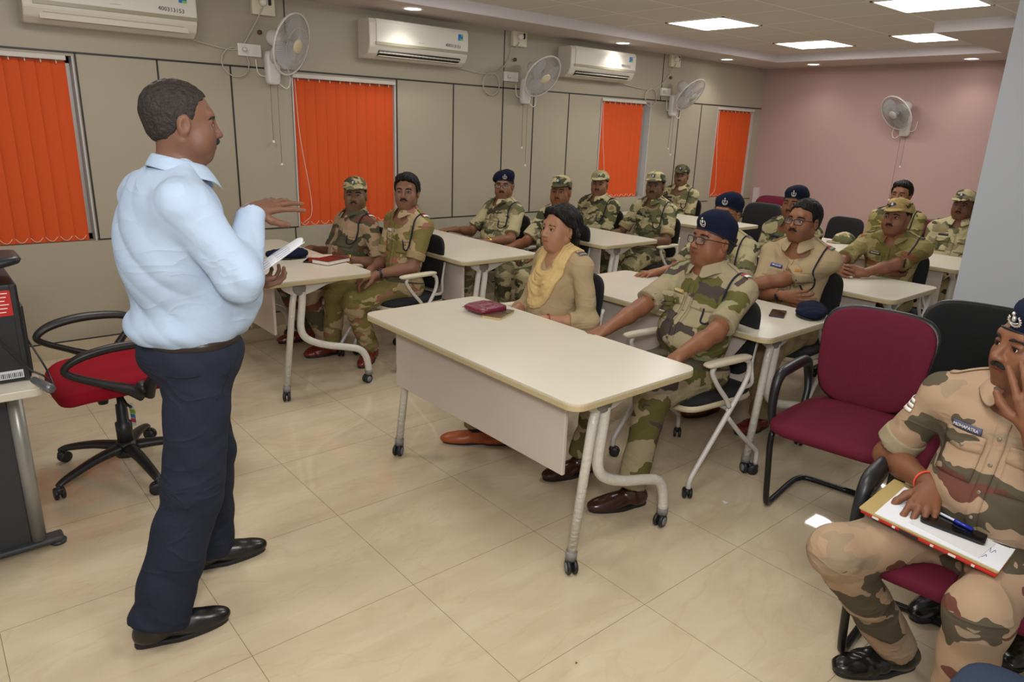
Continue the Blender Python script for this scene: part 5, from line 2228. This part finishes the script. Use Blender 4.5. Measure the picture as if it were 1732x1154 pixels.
def on_side(pts, r, name, m):
    q = []
    for (x, z) in pts:
        hit = pr['tb'].ray_cast(Vector((x, -.6, z)), Vector((0, 1, 0)), 1.2)
        if hit[0]:
            q.append(A3(hit[0]) + A3((0, -.001, 0)))
    if len(q) > 2:
        b = MB()
        b.tube(q, r, 6, smooth_path=3)
        b.build(name, m, pr['tro'])
M_seam = mat('dark_trouser_seam', '12141c', .9)
on_side([(.055, .955), (.058, .90), (.04, .84), (.0, .80)], .0022, 'pocket_seam', M_seam)
on_side([(-.115, .885), (-.09, .884), (-.06, .886), (-.035, .888)], .0028, 'back_pocket', M_seam)
# glasses clipped in the pocket
b = MB()
p0 = pr['P3'](.30, .03, .16)
b.tube([p0 + A3((.0, .0, .03)), p0 + A3((.02, .005, -.01)), p0 + A3((.03, .01, -.055))], .003, 6, smooth_path=4)
b.tube([p0 + A3((.01, .02, .02)), p0 + A3((.03, .02, -.02)), p0 + A3((.025, .02, -.05))], .006, 6, smooth_path=4)
b.build('pocket_spectacles', M_frame, pr['root'])

# ---- woman at the front table
wo = person('woman in a khaki uniform with a pale yellow scarf at the front table', (2.535, 2.67, 1.135), 172, (.8, 2.82, 1.32), skin='9c6b52', shirt=khaki, pants=khaki2,
            hair='bob', stache=0, hands=[
                dict(w=(2.375, 2.53, .70), d=(-.5, .75, -.1), n=(0, 0, -1), c=.4), dict(w=(2.36, 2.80, .66), d=(-.5, -.7, -.2), n=(0, 0, -1), c=.4)],
            feet=[((2.30, 2.62, .085), (-.8, .5, 0)), ((2.13, 2.74, .085), (-.75, .65, 0))], wide=.93, belly=.5, near=True, sleeves='mid', uniform=False, lanyard=False,
            shoes='orange', lean=.06, seed=9, hs=.97, female=True, stubble=0, bracelet=(0, M_redp))
# scarf: folds hanging in a U from both shoulders
T, H, s, P3 = wo['T'], wo['H'], wo['s'], wo['P3']
fd = Field(H + A3((-.16, -.24, .16)), H + A3((.26, .24, .62)), .005)
def on(u, v, off):
    hit = wo['bvh'].ray_cast(Vector(P3(u, v)), Vector(-T[0]), 1.)
    return (A3(hit[0]) if hit[0] else P3(u, v, .06)) + T[0] * off
for i in range(15):
    dpt = .385 - .0145 * i
    wdt = .062 + .0042 * i
    pts = []
    for q in range(15):
        a = (-1 + 2 * q / 14) * PI / 2
        u = dpt + (.455 - dpt) * (1 - math.cos(a)) ** 1.25
        pts.append(on(u, math.sin(a) * wdt * (1 + .10 * math.sin(i * 1.3)) + .006 * math.sin(i * 2.2) * math.cos(a), .004 + .004 * (i % 2) + .003 * math.sin(i * 1.7)))
    for q in range(14):
        fd.add(cone(pts[q], pts[q + 1], .0082, .0082, T[0], 1.), .0045)
def down(x, v, off):
    hit = wo['bvh'].ray_cast(Vector(wo['S'] + T[1] * v + T[0] * x + wo['tup'] * .4), Vector(-wo['tup']), 1.)
    return (A3(hit[0]) if hit[0] else wo['S'] + T[1] * v + T[0] * x) + wo['tup'] * off
for sg in (1, -1):
    for i in range(8):
        v = sg * (.052 + .0095 * i)
        of = .005 + .004 * (i % 2)
        pts = [on(.43, v, of), on(.455, v, of), down(.045, v, of), down(.01, v, of), down(-.03, v, of), down(-.065, v, of)]
        for q in range(5):
            fd.add(cone(pts[q], pts[q + 1], .0082, .0082), .0045)
V, Fc = fd.mesh()
link('scarf', mkmesh('scarf', V, Fc), cloth_material('pale_yellow_cotton', 'c3a872', .85, s=.3), wo['root'])
for sg in (1, -1):
    ep = patch('epaulette', khaki, wo['root'], wo['bvh'], wo['S'] + T[1] * sg * .135 + wo['tup'] * .4, T[1], T[0], -wo['tup'], .06, .042, 8, 4, off=.0045, thick=.004)
    patch('rank_stripe', mat('maroon_slip', '5a2a2c', .6), ep, wo['bvh'], wo['S'] + T[1] * sg * .150 + wo['tup'] * .4, T[1], T[0], -wo['tup'], .010, .043, 2, 4, off=.0078, thick=.002)
    patch('shoulder_title', mat('slate_title', '77777a', .6), ep, wo['bvh'], wo['S'] + T[1] * sg * .164 + wo['tup'] * .4, T[1], T[0], -wo['tup'], .014, .043, 2, 4, off=.0078, thick=.002)

b = MB()
b.pillow(wo['C'] + (wo['B'][0] * -.008 + wo['B'][1] * -.088 + wo['B'][2] * -.034) * .97, (.004, .004, .004), 1, 1, 8, 6)
b.pillow(wo['C'] + (wo['B'][0] * -.008 + wo['B'][1] * .088 + wo['B'][2] * -.034) * .97, (.004, .004, .004), 1, 1, 8, 6)
b.build('earring', M_gold2, wo['root'])

# ---- officer in beret and spectacles, front table
of = person('officer in a navy beret and black spectacles gripping the front table edge', (2.81, 1.93, 1.165), 174, (1.0, 2.45, 1.50), skin='7e4e37', shirt=shirtC, pants=shirtC,
            cuff_m=cuffC, hats='beret', hair='short', hairm=M_hairg, glasses=True, stache=0, tagc=M_yellowp, stripes=st_red, hands=[
                dict(w=(2.385, 1.685, .735), d=(-.8, .15, -.5), n=(-.5, .1, .8), c=.5, side=1, pole=(.3, -.5, -.8), thumb=.2),
                dict(w=(2.37, 2.09, .755), d=(-.95, .0, -.12), n=(0, 0, -1), c=.35, pole=(.4, .35, -.85))],
            feet=[((2.30, 1.80, .085), (-.92, .38, 0)), ((2.34, 2.16, .085), (-.95, .25, 0))], wide=1.14, belly=.75, heavy=.8, near=True, shoes='brown', lean=.14, seed=4, hs=1.03, chin_up=.03, stubble=.25)

# ---- left table, two officers
person('officer in a camouflage cap and gold watch seated before the orange blind', (2.475, 4.68, 1.12), 183, LOOK, skin='6e4a33', shirt=shirtD, pants=shirtD, hats='cap', near=False, stache=.9, tagc=M_blackp,
       stripes=st_red, hands=[dict(w=(2.30, 4.50, .70), d=(-.5, .8, 0), n=(0, 0, -1), c=.5), dict(w=(2.22, 4.90, .72), d=(-.7, -.5, -.1), n=(0, 0, -1), c=.5)],
       feet=[((2.20, 4.62, .085), (-.95, -.2, 0)), ((2.18, 4.98, .085), (-.95, .1, 0))], shoes='red', wide=1.05, belly=.5, lean=.2, seed=6, watch=(0, M_gold2), cap_m=camo_dpm('camouflage_cap_fabric', 3, 9), heavy=.4)
person('bareheaded officer with black hair and moustache seated at the left table', (2.59, 4.18, 1.185), 186, LOOK, skin='7c533f', shirt=shirtE, pants=shirtE, cuff_m=cuffE, near=True, k=.0035, hair='full', stache=1, tagc=M_whitep,
       stripes=st_red, hands=[dict(w=(2.33, 4.12, .655), d=(-.75, .5, -.35), n=(.1, .1, -1), c=.5), dict(w=(2.36, 4.26, .655), d=(-.7, -.4, -.5), n=(.1, .1, -1), c=.5)],
       feet=[((2.36, 4.28, .085), (-.75, -.65, 0)), ((2.20, 4.55, .085), (-.95, .1, 0))], shoes='red', wide=1.0, lean=.13, seed=7, watch=(0, M_watch))
# ---- second table on the left
person('officer in a navy beret and spectacles seated by the grey wall', (3.98, 4.82, 1.14), 180, LOOK, skin='7c523a', shirt=camoF, pants=camoF, hats='beret', glasses=True, stache=.9, tagc=M_blackp, stripes=st_blue,
       hands=[dict(w=(3.63, 4.58, .715), d=(-.55, .6, 0), n=(0, 0, -1), c=.4), dict(w=(3.62, 5.02, .76), d=(-.8, .2, 0), n=(0, 0, -1), c=.4)], wide=1.04, belly=.4, heavy=.5, lean=.18, seed=12, watch=(0, M_gold2))
person('officer in a camouflage cap seated right behind the woman', (4.01, 4.15, 1.147), 180, LOOK, skin='7c4c32', shirt=camoG, pants=camoG, hats='cap', stache=.6, tagc=M_blackp, stripes=st_red,
       hands=[None, dict(w=(3.66, 4.32, .70), d=(-.8, .0, -.1), n=(0, 0, -1), c=.4)], wide=1.04, belly=.3, heavy=.5, lean=.14, seed=13)
# ---- third table on the left
person('officer in a pale camouflage cap leaning back by the grey wall', (5.17, 4.80, 1.128), 182, LOOK, skin='7a4f38', shirt=camoH, pants=camoH, hats='cap', stache=.7, tagc=M_blackp, stripes=st_blue,
       wide=1.08, belly=.5, heavy=.6, lean=.16, seed=14, cap_m=camo_material('camouflage_pale_cap', 'a59c78', '8a8360', '55593a', '9a906a', 6, 9, (.55, .6, .66)))
person('officer in a camouflage cap beside the third orange blind', (5.20, 4.15, 1.166), 184, LOOK, skin='65432d', shirt=camoI, pants=camoI, cuff_m=cuffE, hats='cap', stache=.9, tagc=M_blackp, stripes=st_blue,
       hands=[dict(w=(4.93, 3.98, .70), d=(-.5, .7, -.1), n=(0, 0, -1), c=.5), dict(w=(4.90, 4.36, .72), d=(-.7, .1, 0), n=(0, 0, -1), c=.4)], wide=1.02, belly=.3, lean=.12, seed=15)
person('officer in a dark camouflage cap, farthest along the grey wall', (7.00, 5.20, 1.150), 186, LOOK, skin='704c36', shirt=camoJ, pants=camoJ, hats='cap', stache=.9, tagc=M_blackp, stripes=st_blue,
       lean=.1, seed=16, cap_m=camo_material('camouflage_dark_cap', '5a5a3c', '3c3e28', '2a2c1e', '77744e', 9, 9, (.5, .6, .66)))
# ---- behind the front table
person('officer in a navy beret and spectacles half hidden behind the beret-wearing officer in front', (3.98, 2.60, 1.151), 180, LOOK, skin='8a5638', shirt=camoK, pants=camoK, cuff_m=cuffC, hats='beret', glasses=True, hair='short', stache=0,
       stripes=st_blue, tagc=None, hands=[dict(w=(3.66, 2.40, .77), d=(-.6, .6, 0), n=(0, 0, -1), c=.3), dict(w=(3.62, 2.80, .77), d=(-.8, .1, 0), n=(0, 0, -1), c=.3)], wide=1.02, lean=.12, seed=17)
kh = person('officer in a khaki shirt with a blue name tag, arms crossed on the table', (3.86, 2.03, 1.182), 182, LOOK, skin='7d4e35', shirt=khaki, pants=khaki2, hair='short', glasses=True, stache=1.1, tagc=M_bluep, near=True, k=.0035,
       stripes=[(M_redp, .150), (mat('green_stripe', '6d7a5c', .6), .168)], ribbon=mat('orange_ribbon', 'b06a1e', .6), shoes='red',
       hands=[dict(w=(3.60, 2.20, .795), d=(-.15, .9, .25), n=(.9, .1, 0), c=.45, pole=(.15, -.75, -.5)), dict(w=(3.655, 1.93, .79), d=(.15, -.98, .05), n=(.9, 0, .1), c=.5, pole=(.2, .75, -.5))],
       feet=[((3.60, 1.93, .085), (-.95, .1, 0)), ((3.56, 2.25, .085), (-.95, .2, 0))], wide=1.03, belly=.3, lean=.05, seed=18, hs=1.0, watch=(1, M_watch))
# ---- third table on the right
person('officer in a navy beret hidden behind the khaki-shirted officer', (5.12, 2.76, 1.152), 182, LOOK, skin='7a4a30', shirt=camoM, pants=camoM, hats='beret', stache=.8, stripes=st_blue, tagc=M_blackp, wide=1.0, lean=.08, seed=19)
person('officer in a tan cap with hands clasped on the white table', (5.16, 2.03, 1.135), 186, LOOK, skin='80503a', shirt=shirtN, pants=shirtN, hats='cap', stache=1.05, stripes=st_blue, tagc=M_blackp, near=True, k=.0038,
       hands=[dict(w=(4.80, 2.00, .79), d=(-.55, .75, .12), n=(.6, .45, -.3), c=.6, pole=(.2, -.7, -.6)), dict(w=(4.77, 2.18, .79), d=(-.6, -.75, .12), n=(.6, -.45, -.3), c=.6, pole=(.2, .7, -.6))],
       feet=[((4.95, 1.88, .085), (-.95, .1, 0)), ((4.95, 2.2, .085), (-.95, .1, 0))], wide=1.06, belly=.4, lean=-.04, seed=20, cap_m=capT, heavy=.5)
# ---- last table on the right
person('bareheaded officer with a yellow badge hidden behind the tan cap', (6.88, 2.69, 1.17), 182, LOOK, skin='83543c', shirt=camoO, pants=camoO, hair='full', stache=.9, tagc=mat('yellow_patch', 'b8941e', .6), stripes=st_blue, wide=1.05, lean=.1, seed=21)
person('officer in a camouflage cap partly cut off by the pillar', (6.70, 2.115, 1.142), 184, LOOK, skin='6d432c', shirt=camoP, pants=camoP, hats='cap', stache=.9, tagc=M_blackp, lanyard=False, stripes=st_blue, wide=1.03, belly=.3, lean=.12, seed=22)

# ---- right foreground
Q = person('officer holding papers on his lap with a hand at his chin, right edge', (2.175, .494, 1.130), 176, (.55, 1.75, 1.25), skin='744731', shirt=shirtQ, pants=shirtQ, cuff_m=cuffC, hats='beret', stache=1.15, tagc=mat('blue_grey_name_tag', '4a4c6a', .5), near=True,
       stripes=None, hands=[dict(w=(2.02, .365, .965), d=(.05, .28, .95), n=(.8, .25, -.2), c=.35, pole=(.1, -.5, -1), thumb=.6), dict(w=(2.125, .585, .688), d=(-.85, -.12, -.38), n=(-.25, .1, -.95), c=.55, pole=(.5, .75, -.5), curls=(.35, .55, .6, .65))],
       feet=[((1.95, .36, .085), (-.95, -.1, 0)), ((2.20, .60, .085), (-.84, .52, 0))], knees=[(1.90, .36, .50), (1.875, .715, .505)], wide=1.12, belly=.35, heavy=.3, lean=.10, seed=23, hs=1.0, lanyard=False, bracelet=(1, mat('orange_thread', 'd8482a', .7)), stubble=.3, skip=('letters',))
person('officer in green camouflage mostly hidden behind the man with papers', (3.10, .52, 1.165), 178, LOOK, skin='744731', shirt=camo_material('camouflage_olive_soft', '837a55', '5d5c35', '8c8462', '6f6a45', 55, 4.5), pants=camoK, hats='beret', stache=.8, wide=1.08, lean=.1, seed=24, lanyard=False)

# ---- nesting chairs under the seated people
for i, l in ((1, 'white framed chair under the woman in khaki'), (2, 'white framed chair under the officer gripping the front table'),
             (3, 'white framed chair under the officer in front of the orange blind'), (4, 'white framed chair under the bareheaded officer at the left table'),
             (5, 'white framed chair under the beret-wearing officer by the grey wall'), (6, 'white framed chair under the capped officer behind the woman'),
             (7, 'white framed chair under the officer in the pale cap'), (8, 'white framed chair under the officer beside the third orange blind'),
             (9, 'white framed chair under the farthest officer along the grey wall'), (10, 'white framed chair under the officer behind the front beret'),
             (11, 'white framed chair under the khaki-shirted officer'), (12, 'white framed chair under the officer hidden behind the khaki shirt'),
             (13, 'white framed chair under the officer with clasped hands'), (14, 'white framed chair under the officer with the yellow badge'),
             (15, 'white framed chair under the officer cut off by the pillar')):
    rx_, ry_, ra_ = ROOTS[i]
    nesting(rx_, ry_ + (.06 if i == 1 else 0), ra_, l)
nesting(7.05, 3.32, math.radians(172), 'empty black nesting chair near the pink wall with a raised arm pad')
cant(0, 3.20, .50, math.radians(184), 'maroon chair hidden behind the man with papers')

# belt colours of the officer at the front table
for v_, m_ in ((-.075, M_redp), (-.035, mat('belt_blue_grey', '8a93a8', .6)), (.01, M_redp)):
    patch('belt_stripe', m_, of['shirt'], of['bvh'], of['H'] + of['T'][1] * v_ + of['tup'] * -.002 + of['T'][0] * .5, of['T'][1], of['T'][2], -of['T'][0], .040, .026, 4, 2, off=.007, thick=.004)
for k_ in range(3):
    patch('sleeve_chevron', M_whitep, Q['shirt'], Q['bvh'], Q['S'] - Q['T'][1] * .5 - Q['tup'] * (.075 + .016 * k_) + Q['T'][0] * .01, Q['T'][0], Q['T'][2], Q['T'][1], .07, .011, 5, 1, off=.0035, thick=.002)
# ================================================================ THINGS ON THE TABLES AND LAPS
TZ = .752
def soft_beret(x, y, z, rz, label, L=.12, Wd=.085, hgt=.028):
    t = empty('beret', label, 'beret', (x, y, z), rz)
    fd = Field((-.16, -.13, -.005), (.16, .13, .09), .004)
    fd.add(ell((0, 0, hgt), (L, Wd, hgt)), .01)
    fd.add(ell((.045, .01, hgt * 1.3), (L * .6, Wd * .7, hgt * .9)), .03)
    fd.add(ell((-.06, -.01, hgt * .9), (L * .45, Wd * .6, hgt * .7)), .02)
    fd.wrinkle(.002, 45, int(x * 10))
    fd.cut((0, 0, .001), (0, 0, -1))
    V, Fc = fd.mesh()
    link('felt_crown', mkmesh('felt_crown', V, Fc), M_beret, t)
    b = MB()
    b.tube([(L * .93 * math.cos(a), Wd * .93 * math.sin(a), .006 + .004 * math.sin(3 * a)) for a in np.linspace(0, 2 * PI, 30, endpoint=False)], .0045, 6, closed=True)
    b.build('band', M_bband, t)
    return t
soft_beret(3.50, 1.685, TZ, .35, 'navy beret lying on the table corner beside the phone', .125, .075)
soft_beret(1.86, 4.47, TZ, -.4, 'navy beret lying on the left table by the orange blind', .13, .085)

def phone(x, y, z, rz, label, L=.155, Wd=.075, col='121315', tilt=(0, 0), parent_mat=None):
    t = empty('mobile_phone', label, 'phone', (x, y, z), rz)
    t.rotation_euler = (tilt[0], tilt[1], rz)
    b = MB()
    b.slab(rrect(-L / 2, L / 2, -Wd / 2, Wd / 2, .010), 0, .008, .0015)
    b.build('phone_body', mat('phone_body_' + col, col, .3), t)
    b = MB()
    b.slab(rrect(-L / 2 + .004, L / 2 - .004, -Wd / 2 + .003, Wd / 2 - .003, .008), .0078, .0086)
    b.build('screen', mat('glossy_black_screen', '0b0c0e', .04, spec=.8), t)
    return t
phone(3.375, 1.80, TZ, .42, 'black phone lying on the table in front of the khaki-shirted officer')
phone(1.955, 4.30, TZ, .9, 'dark phone lying beside the beret on the left table')
t = empty('notebook', 'small brown notebook half under the maroon purse', 'notebook', (2.125, 2.575, TZ), .44)
b = MB()
b.slab(rrect(-.085, .085, -.05, .05, .008), 0, .011, .001)
b.build('pages', mat('page_edge', 'bda878', .7), t)
b = MB()
b.slab(rrect(-.087, .087, -.052, .052, .009), .0105, .0125, .0005)
b.build('cover', mat('brown_notebook_cover', '5c4630', .25, coat=.3), t)
b = MB()
b.box((.01, 0, .0129), (.004, .104, .0012))
b.build('strap', M_ink, t)
t = empty('purse', 'quilted maroon purse lying on the front table', 'purse', (2.115, 2.665, TZ + .006), .05)
b = MB()
M_purse = mat('maroon_glossy_leather', '6a1830', .28, bump=.6, bscale=60, spec=.6)
b.pillow((0, 0, .016), (.088, .080, .016), .5, .35, 40, 14, lambda p: [p[0], p[1], p[2] + .0022 * math.cos(p[0] * 140) * (1 if p[2] > 0 else 0)])
b.build('purse_body', M_purse, t)
b = MB()
for yy in (-.03, .0, .03):
    b.tube([(-.083, yy, .0255), (0, yy, .0335), (.083, yy, .0255)], .0018, 6, smooth_path=5)
b.build('seam', mat('purse_seam', '8f4050', .4), t)
b = MB()
b.tube([(-.086, .074, .014), (0, .081, .016), (.086, .074, .014)], .003, 6, smooth_path=5)
b.build('zip', M_button, t)
# red book and papers on the left table
t = empty('book', 'dark red hardcover book on the left table', 'book', (2.04, 4.19, TZ), math.radians(20))
b = MB()
b.box((0, 0, .0135), (.20, .135, .021), .001)
b.build('pages', mat('white_pages', 'd6d0c6', .7), t)
b = MB()
b.box((0.002, 0, .0015), (.208, .142, .003), .001)
b.box((0.002, 0, .0260), (.208, .142, .003), .001)
b.box((.104, 0, .0138), (.003, .142, .027), .001)
b.build('cover', mat('dark_red_cover', '5e1a18', .3), t)
b = MB()
b.box((.055, 0, .0279), (.012, .142, .001))
b.build('strap', M_ink, t)
t = empty('paper', 'pinkish sheet of paper lying beyond the red book', 'paper', (2.02, 4.42, TZ), math.radians(-25))
b = MB()
b.slab([(-.13, -.09), (.12, -.10), (.13, .09), (-.12, .10)], 0, .0015)
b.build('sheet', mat('pinkish_paper', 'cdb8a8', .7), t)
# cap on the far right table
t = empty('cap', 'camouflage cap lying on the farthest right table', 'cap', (6.33, 2.86, TZ), 2.6)
fd = Field((-.12, -.12, -.01), (.13, .12, .13), .005)
fd.add(ell((0, 0, .02), (.10, .088, .075)), .02)
fd.wrinkle(.002, 40, 4)
fd.cut((0, 0, .001), (0, 0, -1))
V, Fc = fd.mesh()
link('crown', mkmesh('crown', V, Fc), camoP, t)
b = MB()
b.slab([(.08 + .075 * math.cos(a), .075 * math.sin(a)) for a in np.linspace(-PI / 2, PI / 2, 14)], .004, .009, .001)
b.build('visor', camoP, t)

# the sheets in the presenter's left hand
t = empty('paper', 'rolled white printed sheets held by the presenter', 'paper', (0, 0, 0))
A_, B_ = A3((.875, 2.44, 1.092)), A3((1.065, 2.41, 1.212))
ax = nrm(B_ - A_)
sd = nrm(np.cross(ax, (0, 0, 1)))
up = np.cross(sd, ax)
V, Fc = [], []
nl, nc = 16, 14
Ln = np.linalg.norm(B_ - A_)
for i in range(nl + 1):
    for j in range(nc + 1):
        u = i / nl
        a = -2.9 + 5.8 * j / nc
        r = .030 + .012 * (1 - u)
        V.append(A_ + ax * Ln * u * (1 + .03 * math.sin(j)) + sd * (math.sin(a) * r * 1.35) + up * ((math.cos(a)) * r * .30 + .010))
for i in range(nl):
    for j in range(nc):
        k0 = i * (nc + 1) + j
        Fc.append([k0, k0 + 1, k0 + nc + 2, k0 + nc + 1])
b = MB()
b.add(V, Fc)
M_paper = mat('white_paper', 'dcdfe4', .6)
so = b.build('sheet', M_paper, t)
md = so.modifiers.new('solid', 'SOLIDIFY')
md.thickness = .0018
b = MB()
Vn = np.array(V).reshape(nl + 1, nc + 1, 3)
cen = [(A_ + ax * Ln * i / nl + up * .012) for i in range(nl + 1)]
for j in range(4, nc - 3, 1):
    for i0 in (2, 8):
        pts = [Vn[i, j] + nrm(Vn[i, j] - cen[i]) * .0016 for i in range(i0, i0 + 5)]
        b.tube(pts, .0007, 4)
b.build('printed_lines', mat('grey_print', '8f97a8', .6), so)

# folder, papers, pen and phone on the lap at the right edge
fx, fy, fz, fr = 2.065, .525, .612, .0
R_ = Matrix.Rotation(math.radians(4), 4, 'X') @ Matrix.Rotation(math.radians(-3), 4, 'Y')
def lap(name, label, cat, dz, loc2=(0, 0), rz=0.):
    t = empty(name, label, cat)
    M_ = Matrix.Translation((fx, fy, fz)) @ R_ @ Matrix.Translation((loc2[0], loc2[1], dz)) @ Matrix.Rotation(rz, 4, 'Z')
    t.matrix_world = M_
    t.location = M_.to_translation()
    t.rotation_euler = M_.to_euler()
    return t
t = lap('folder', 'red printed folder under the papers on the lap at the right edge', 'folder', 0)
b = MB()
b.box((-.004, 0, .004), (.235, .345, .008), .002)
b.build('cover', mat('red_folder', 'b01d1c', .35), t)
b = MB()
for q in range(6):
    b.box((-.122, -.12 + q * .05, .0045), (.002, .018 if q % 2 else .008, .006))
b.build('spine_print', M_whitep, t)
b = MB()
b.box((-.1225, .04, .0045), (.002, .05, .0075))
b.build('spine_band', M_ink, t)
t = lap('folder', 'buff card file between the red folder and the white sheets', 'folder', .0085, (.004, .004), .02)
b = MB()
b.slab(rrect(-.122, .122, -.175, .178, .006), 0, .004, .0005)
b.build('card', mat('buff_card', 'a8935c', .7), t)
t = lap('paper', 'white handwritten sheets on the lap of the man at the right edge', 'paper', .0128, (-.006, -.010), .03)
b = MB()
b.slab([(-.105, -.16), (.105, -.16), (.105, .150), (-.105, .150)], 0, .003)
b.build('sheet', M_paper, t)
b = MB()
rr = random.Random(3)
for q in range(12):
    x0 = .08 - q * .008
    b.tube([(x0 + rr.uniform(-.001, .001), .13 - .012 * i, .0033) for i in range(int(10 + 4 * rr.random()))], .0005, 4)
for (cx_, cy_) in ((-.07, -.12), (-.03, -.13)):
    b.tube([(cx_ + .012 * math.sin(i * 1.9), cy_ + .0035 * i, .0035) for i in range(10)], .0008, 4, smooth_path=3)
b.build('handwriting', mat('blue_ink', '6a74a0', .6), t)
t = lap('paper', 'small white note under the phone on the papers', 'paper', .0162, (-.035, -.035), -.06)
b = MB()
b.slab([(-.055, -.09), (.055, -.09), (.055, .09), (-.055, .09)], 0, .0012)
b.build('sheet', mat('note_paper', 'cfd0d0', .6), t)
t = lap('mobile_phone', 'black phone on the papers at the right edge', 'phone', .0178, (-.008, -.030), .18 + PI / 2)
b = MB()
b.slab(rrect(-.078, .078, -.038, .038, .010), 0, .008, .0015)
b.build('phone_body', mat('phone_body_121315', '121315', .3), t)
b = MB()
b.slab(rrect(-.074, .074, -.035, .035, .008), .0078, .0086)
b.build('screen', mat('glossy_black_screen', '0b0c0e', .04), t)
t = lap('pen', 'clear ballpoint pen with a blue cap on the black phone', 'pen', .0315, (.012, .028), PI / 2 - .1)
b = MB()
b.lathe([(.001, -.07), (.0035, -.06), (.0038, .03), (.0038, .0305)], (0, 0, 0), (1, 0, 0), 10)
b.build('barrel', mat('clear_pen_plastic', 'b9c2d0', .15), t)
b = MB()
b.lathe([(.0048, -.0), (.005, .045), (.003, .05)], (-.10, 0, 0), (1, 0, 0), 10)
b.build('pen_cap', mat('blue_pen_plastic', '1c2f9c', .25), t)

# name on the tag of the man at the right edge
o_ = Q['P3'](.362, -.083)
hit = Q['bvh'].ray_cast(Vector(o_), Vector(-Q['T'][0]), 1.)
if hit[0] is not None:
    Tq = Q['T']
    nq = nrm(hit[1])
    nq = nq if nq @ Tq[0] > 0 else -nq
    uq = nrm(Tq[2] - nq * (Tq[2] @ nq))
    lq = np.cross(uq, nq)
    Mx = Matrix(((lq[0], uq[0], nq[0], 0), (lq[1], uq[1], nq[1], 0), (lq[2], uq[2], nq[2], 0), (0, 0, 0, 1)))
    Mx.translation = Vector(A3(hit[0]) + nq * .0085)
    text_mesh('lettering', 'MOHAPATRA', .0125, M_whitep, Q['shirt'], Mx, .0006)
# bits on the floor
def scrap(x, y, pts, label, m):
    b = MB()
    b.slab([(x + p[0], y + p[1]) for p in pts], 0.0005, .002)
    tag(b.build('floor_scrap', m), label, 'scrap')
scrap(2.68, 1.55, [(-.012, -.01), (.016, -.008), (.004, .016)], 'tiny white paper scrap on the floor beside the chair caster', M_paper)
scrap(.70, 1.30, [(-.006, -.004), (.006, -.004), (.006, .004), (-.006, .004)], 'tiny dark bit on the floor in the foreground left', M_brown)
scrap(1.44, .66, [(-.006, -.004), (.006, -.004), (.006, .004), (-.006, .004)], 'tiny dark bit on the floor at the bottom centre', M_brown)
scrap(1.40, 1.25, [(-.005, -.003), (.004, -.004), (.003, .004)], 'tiny brown bit on the floor in front of the front table', M_brown)
b = MB()
b.pillow((1.64, .13, .415), (.20, .21, .045), .5, .4)
tag(b.build('seat_cushion', mat('slate_blue_upholstery', '2b3a52', .85, bump=.3, bscale=400)), 'slate blue cushion edge cut off at the bottom right corner', 'seat')
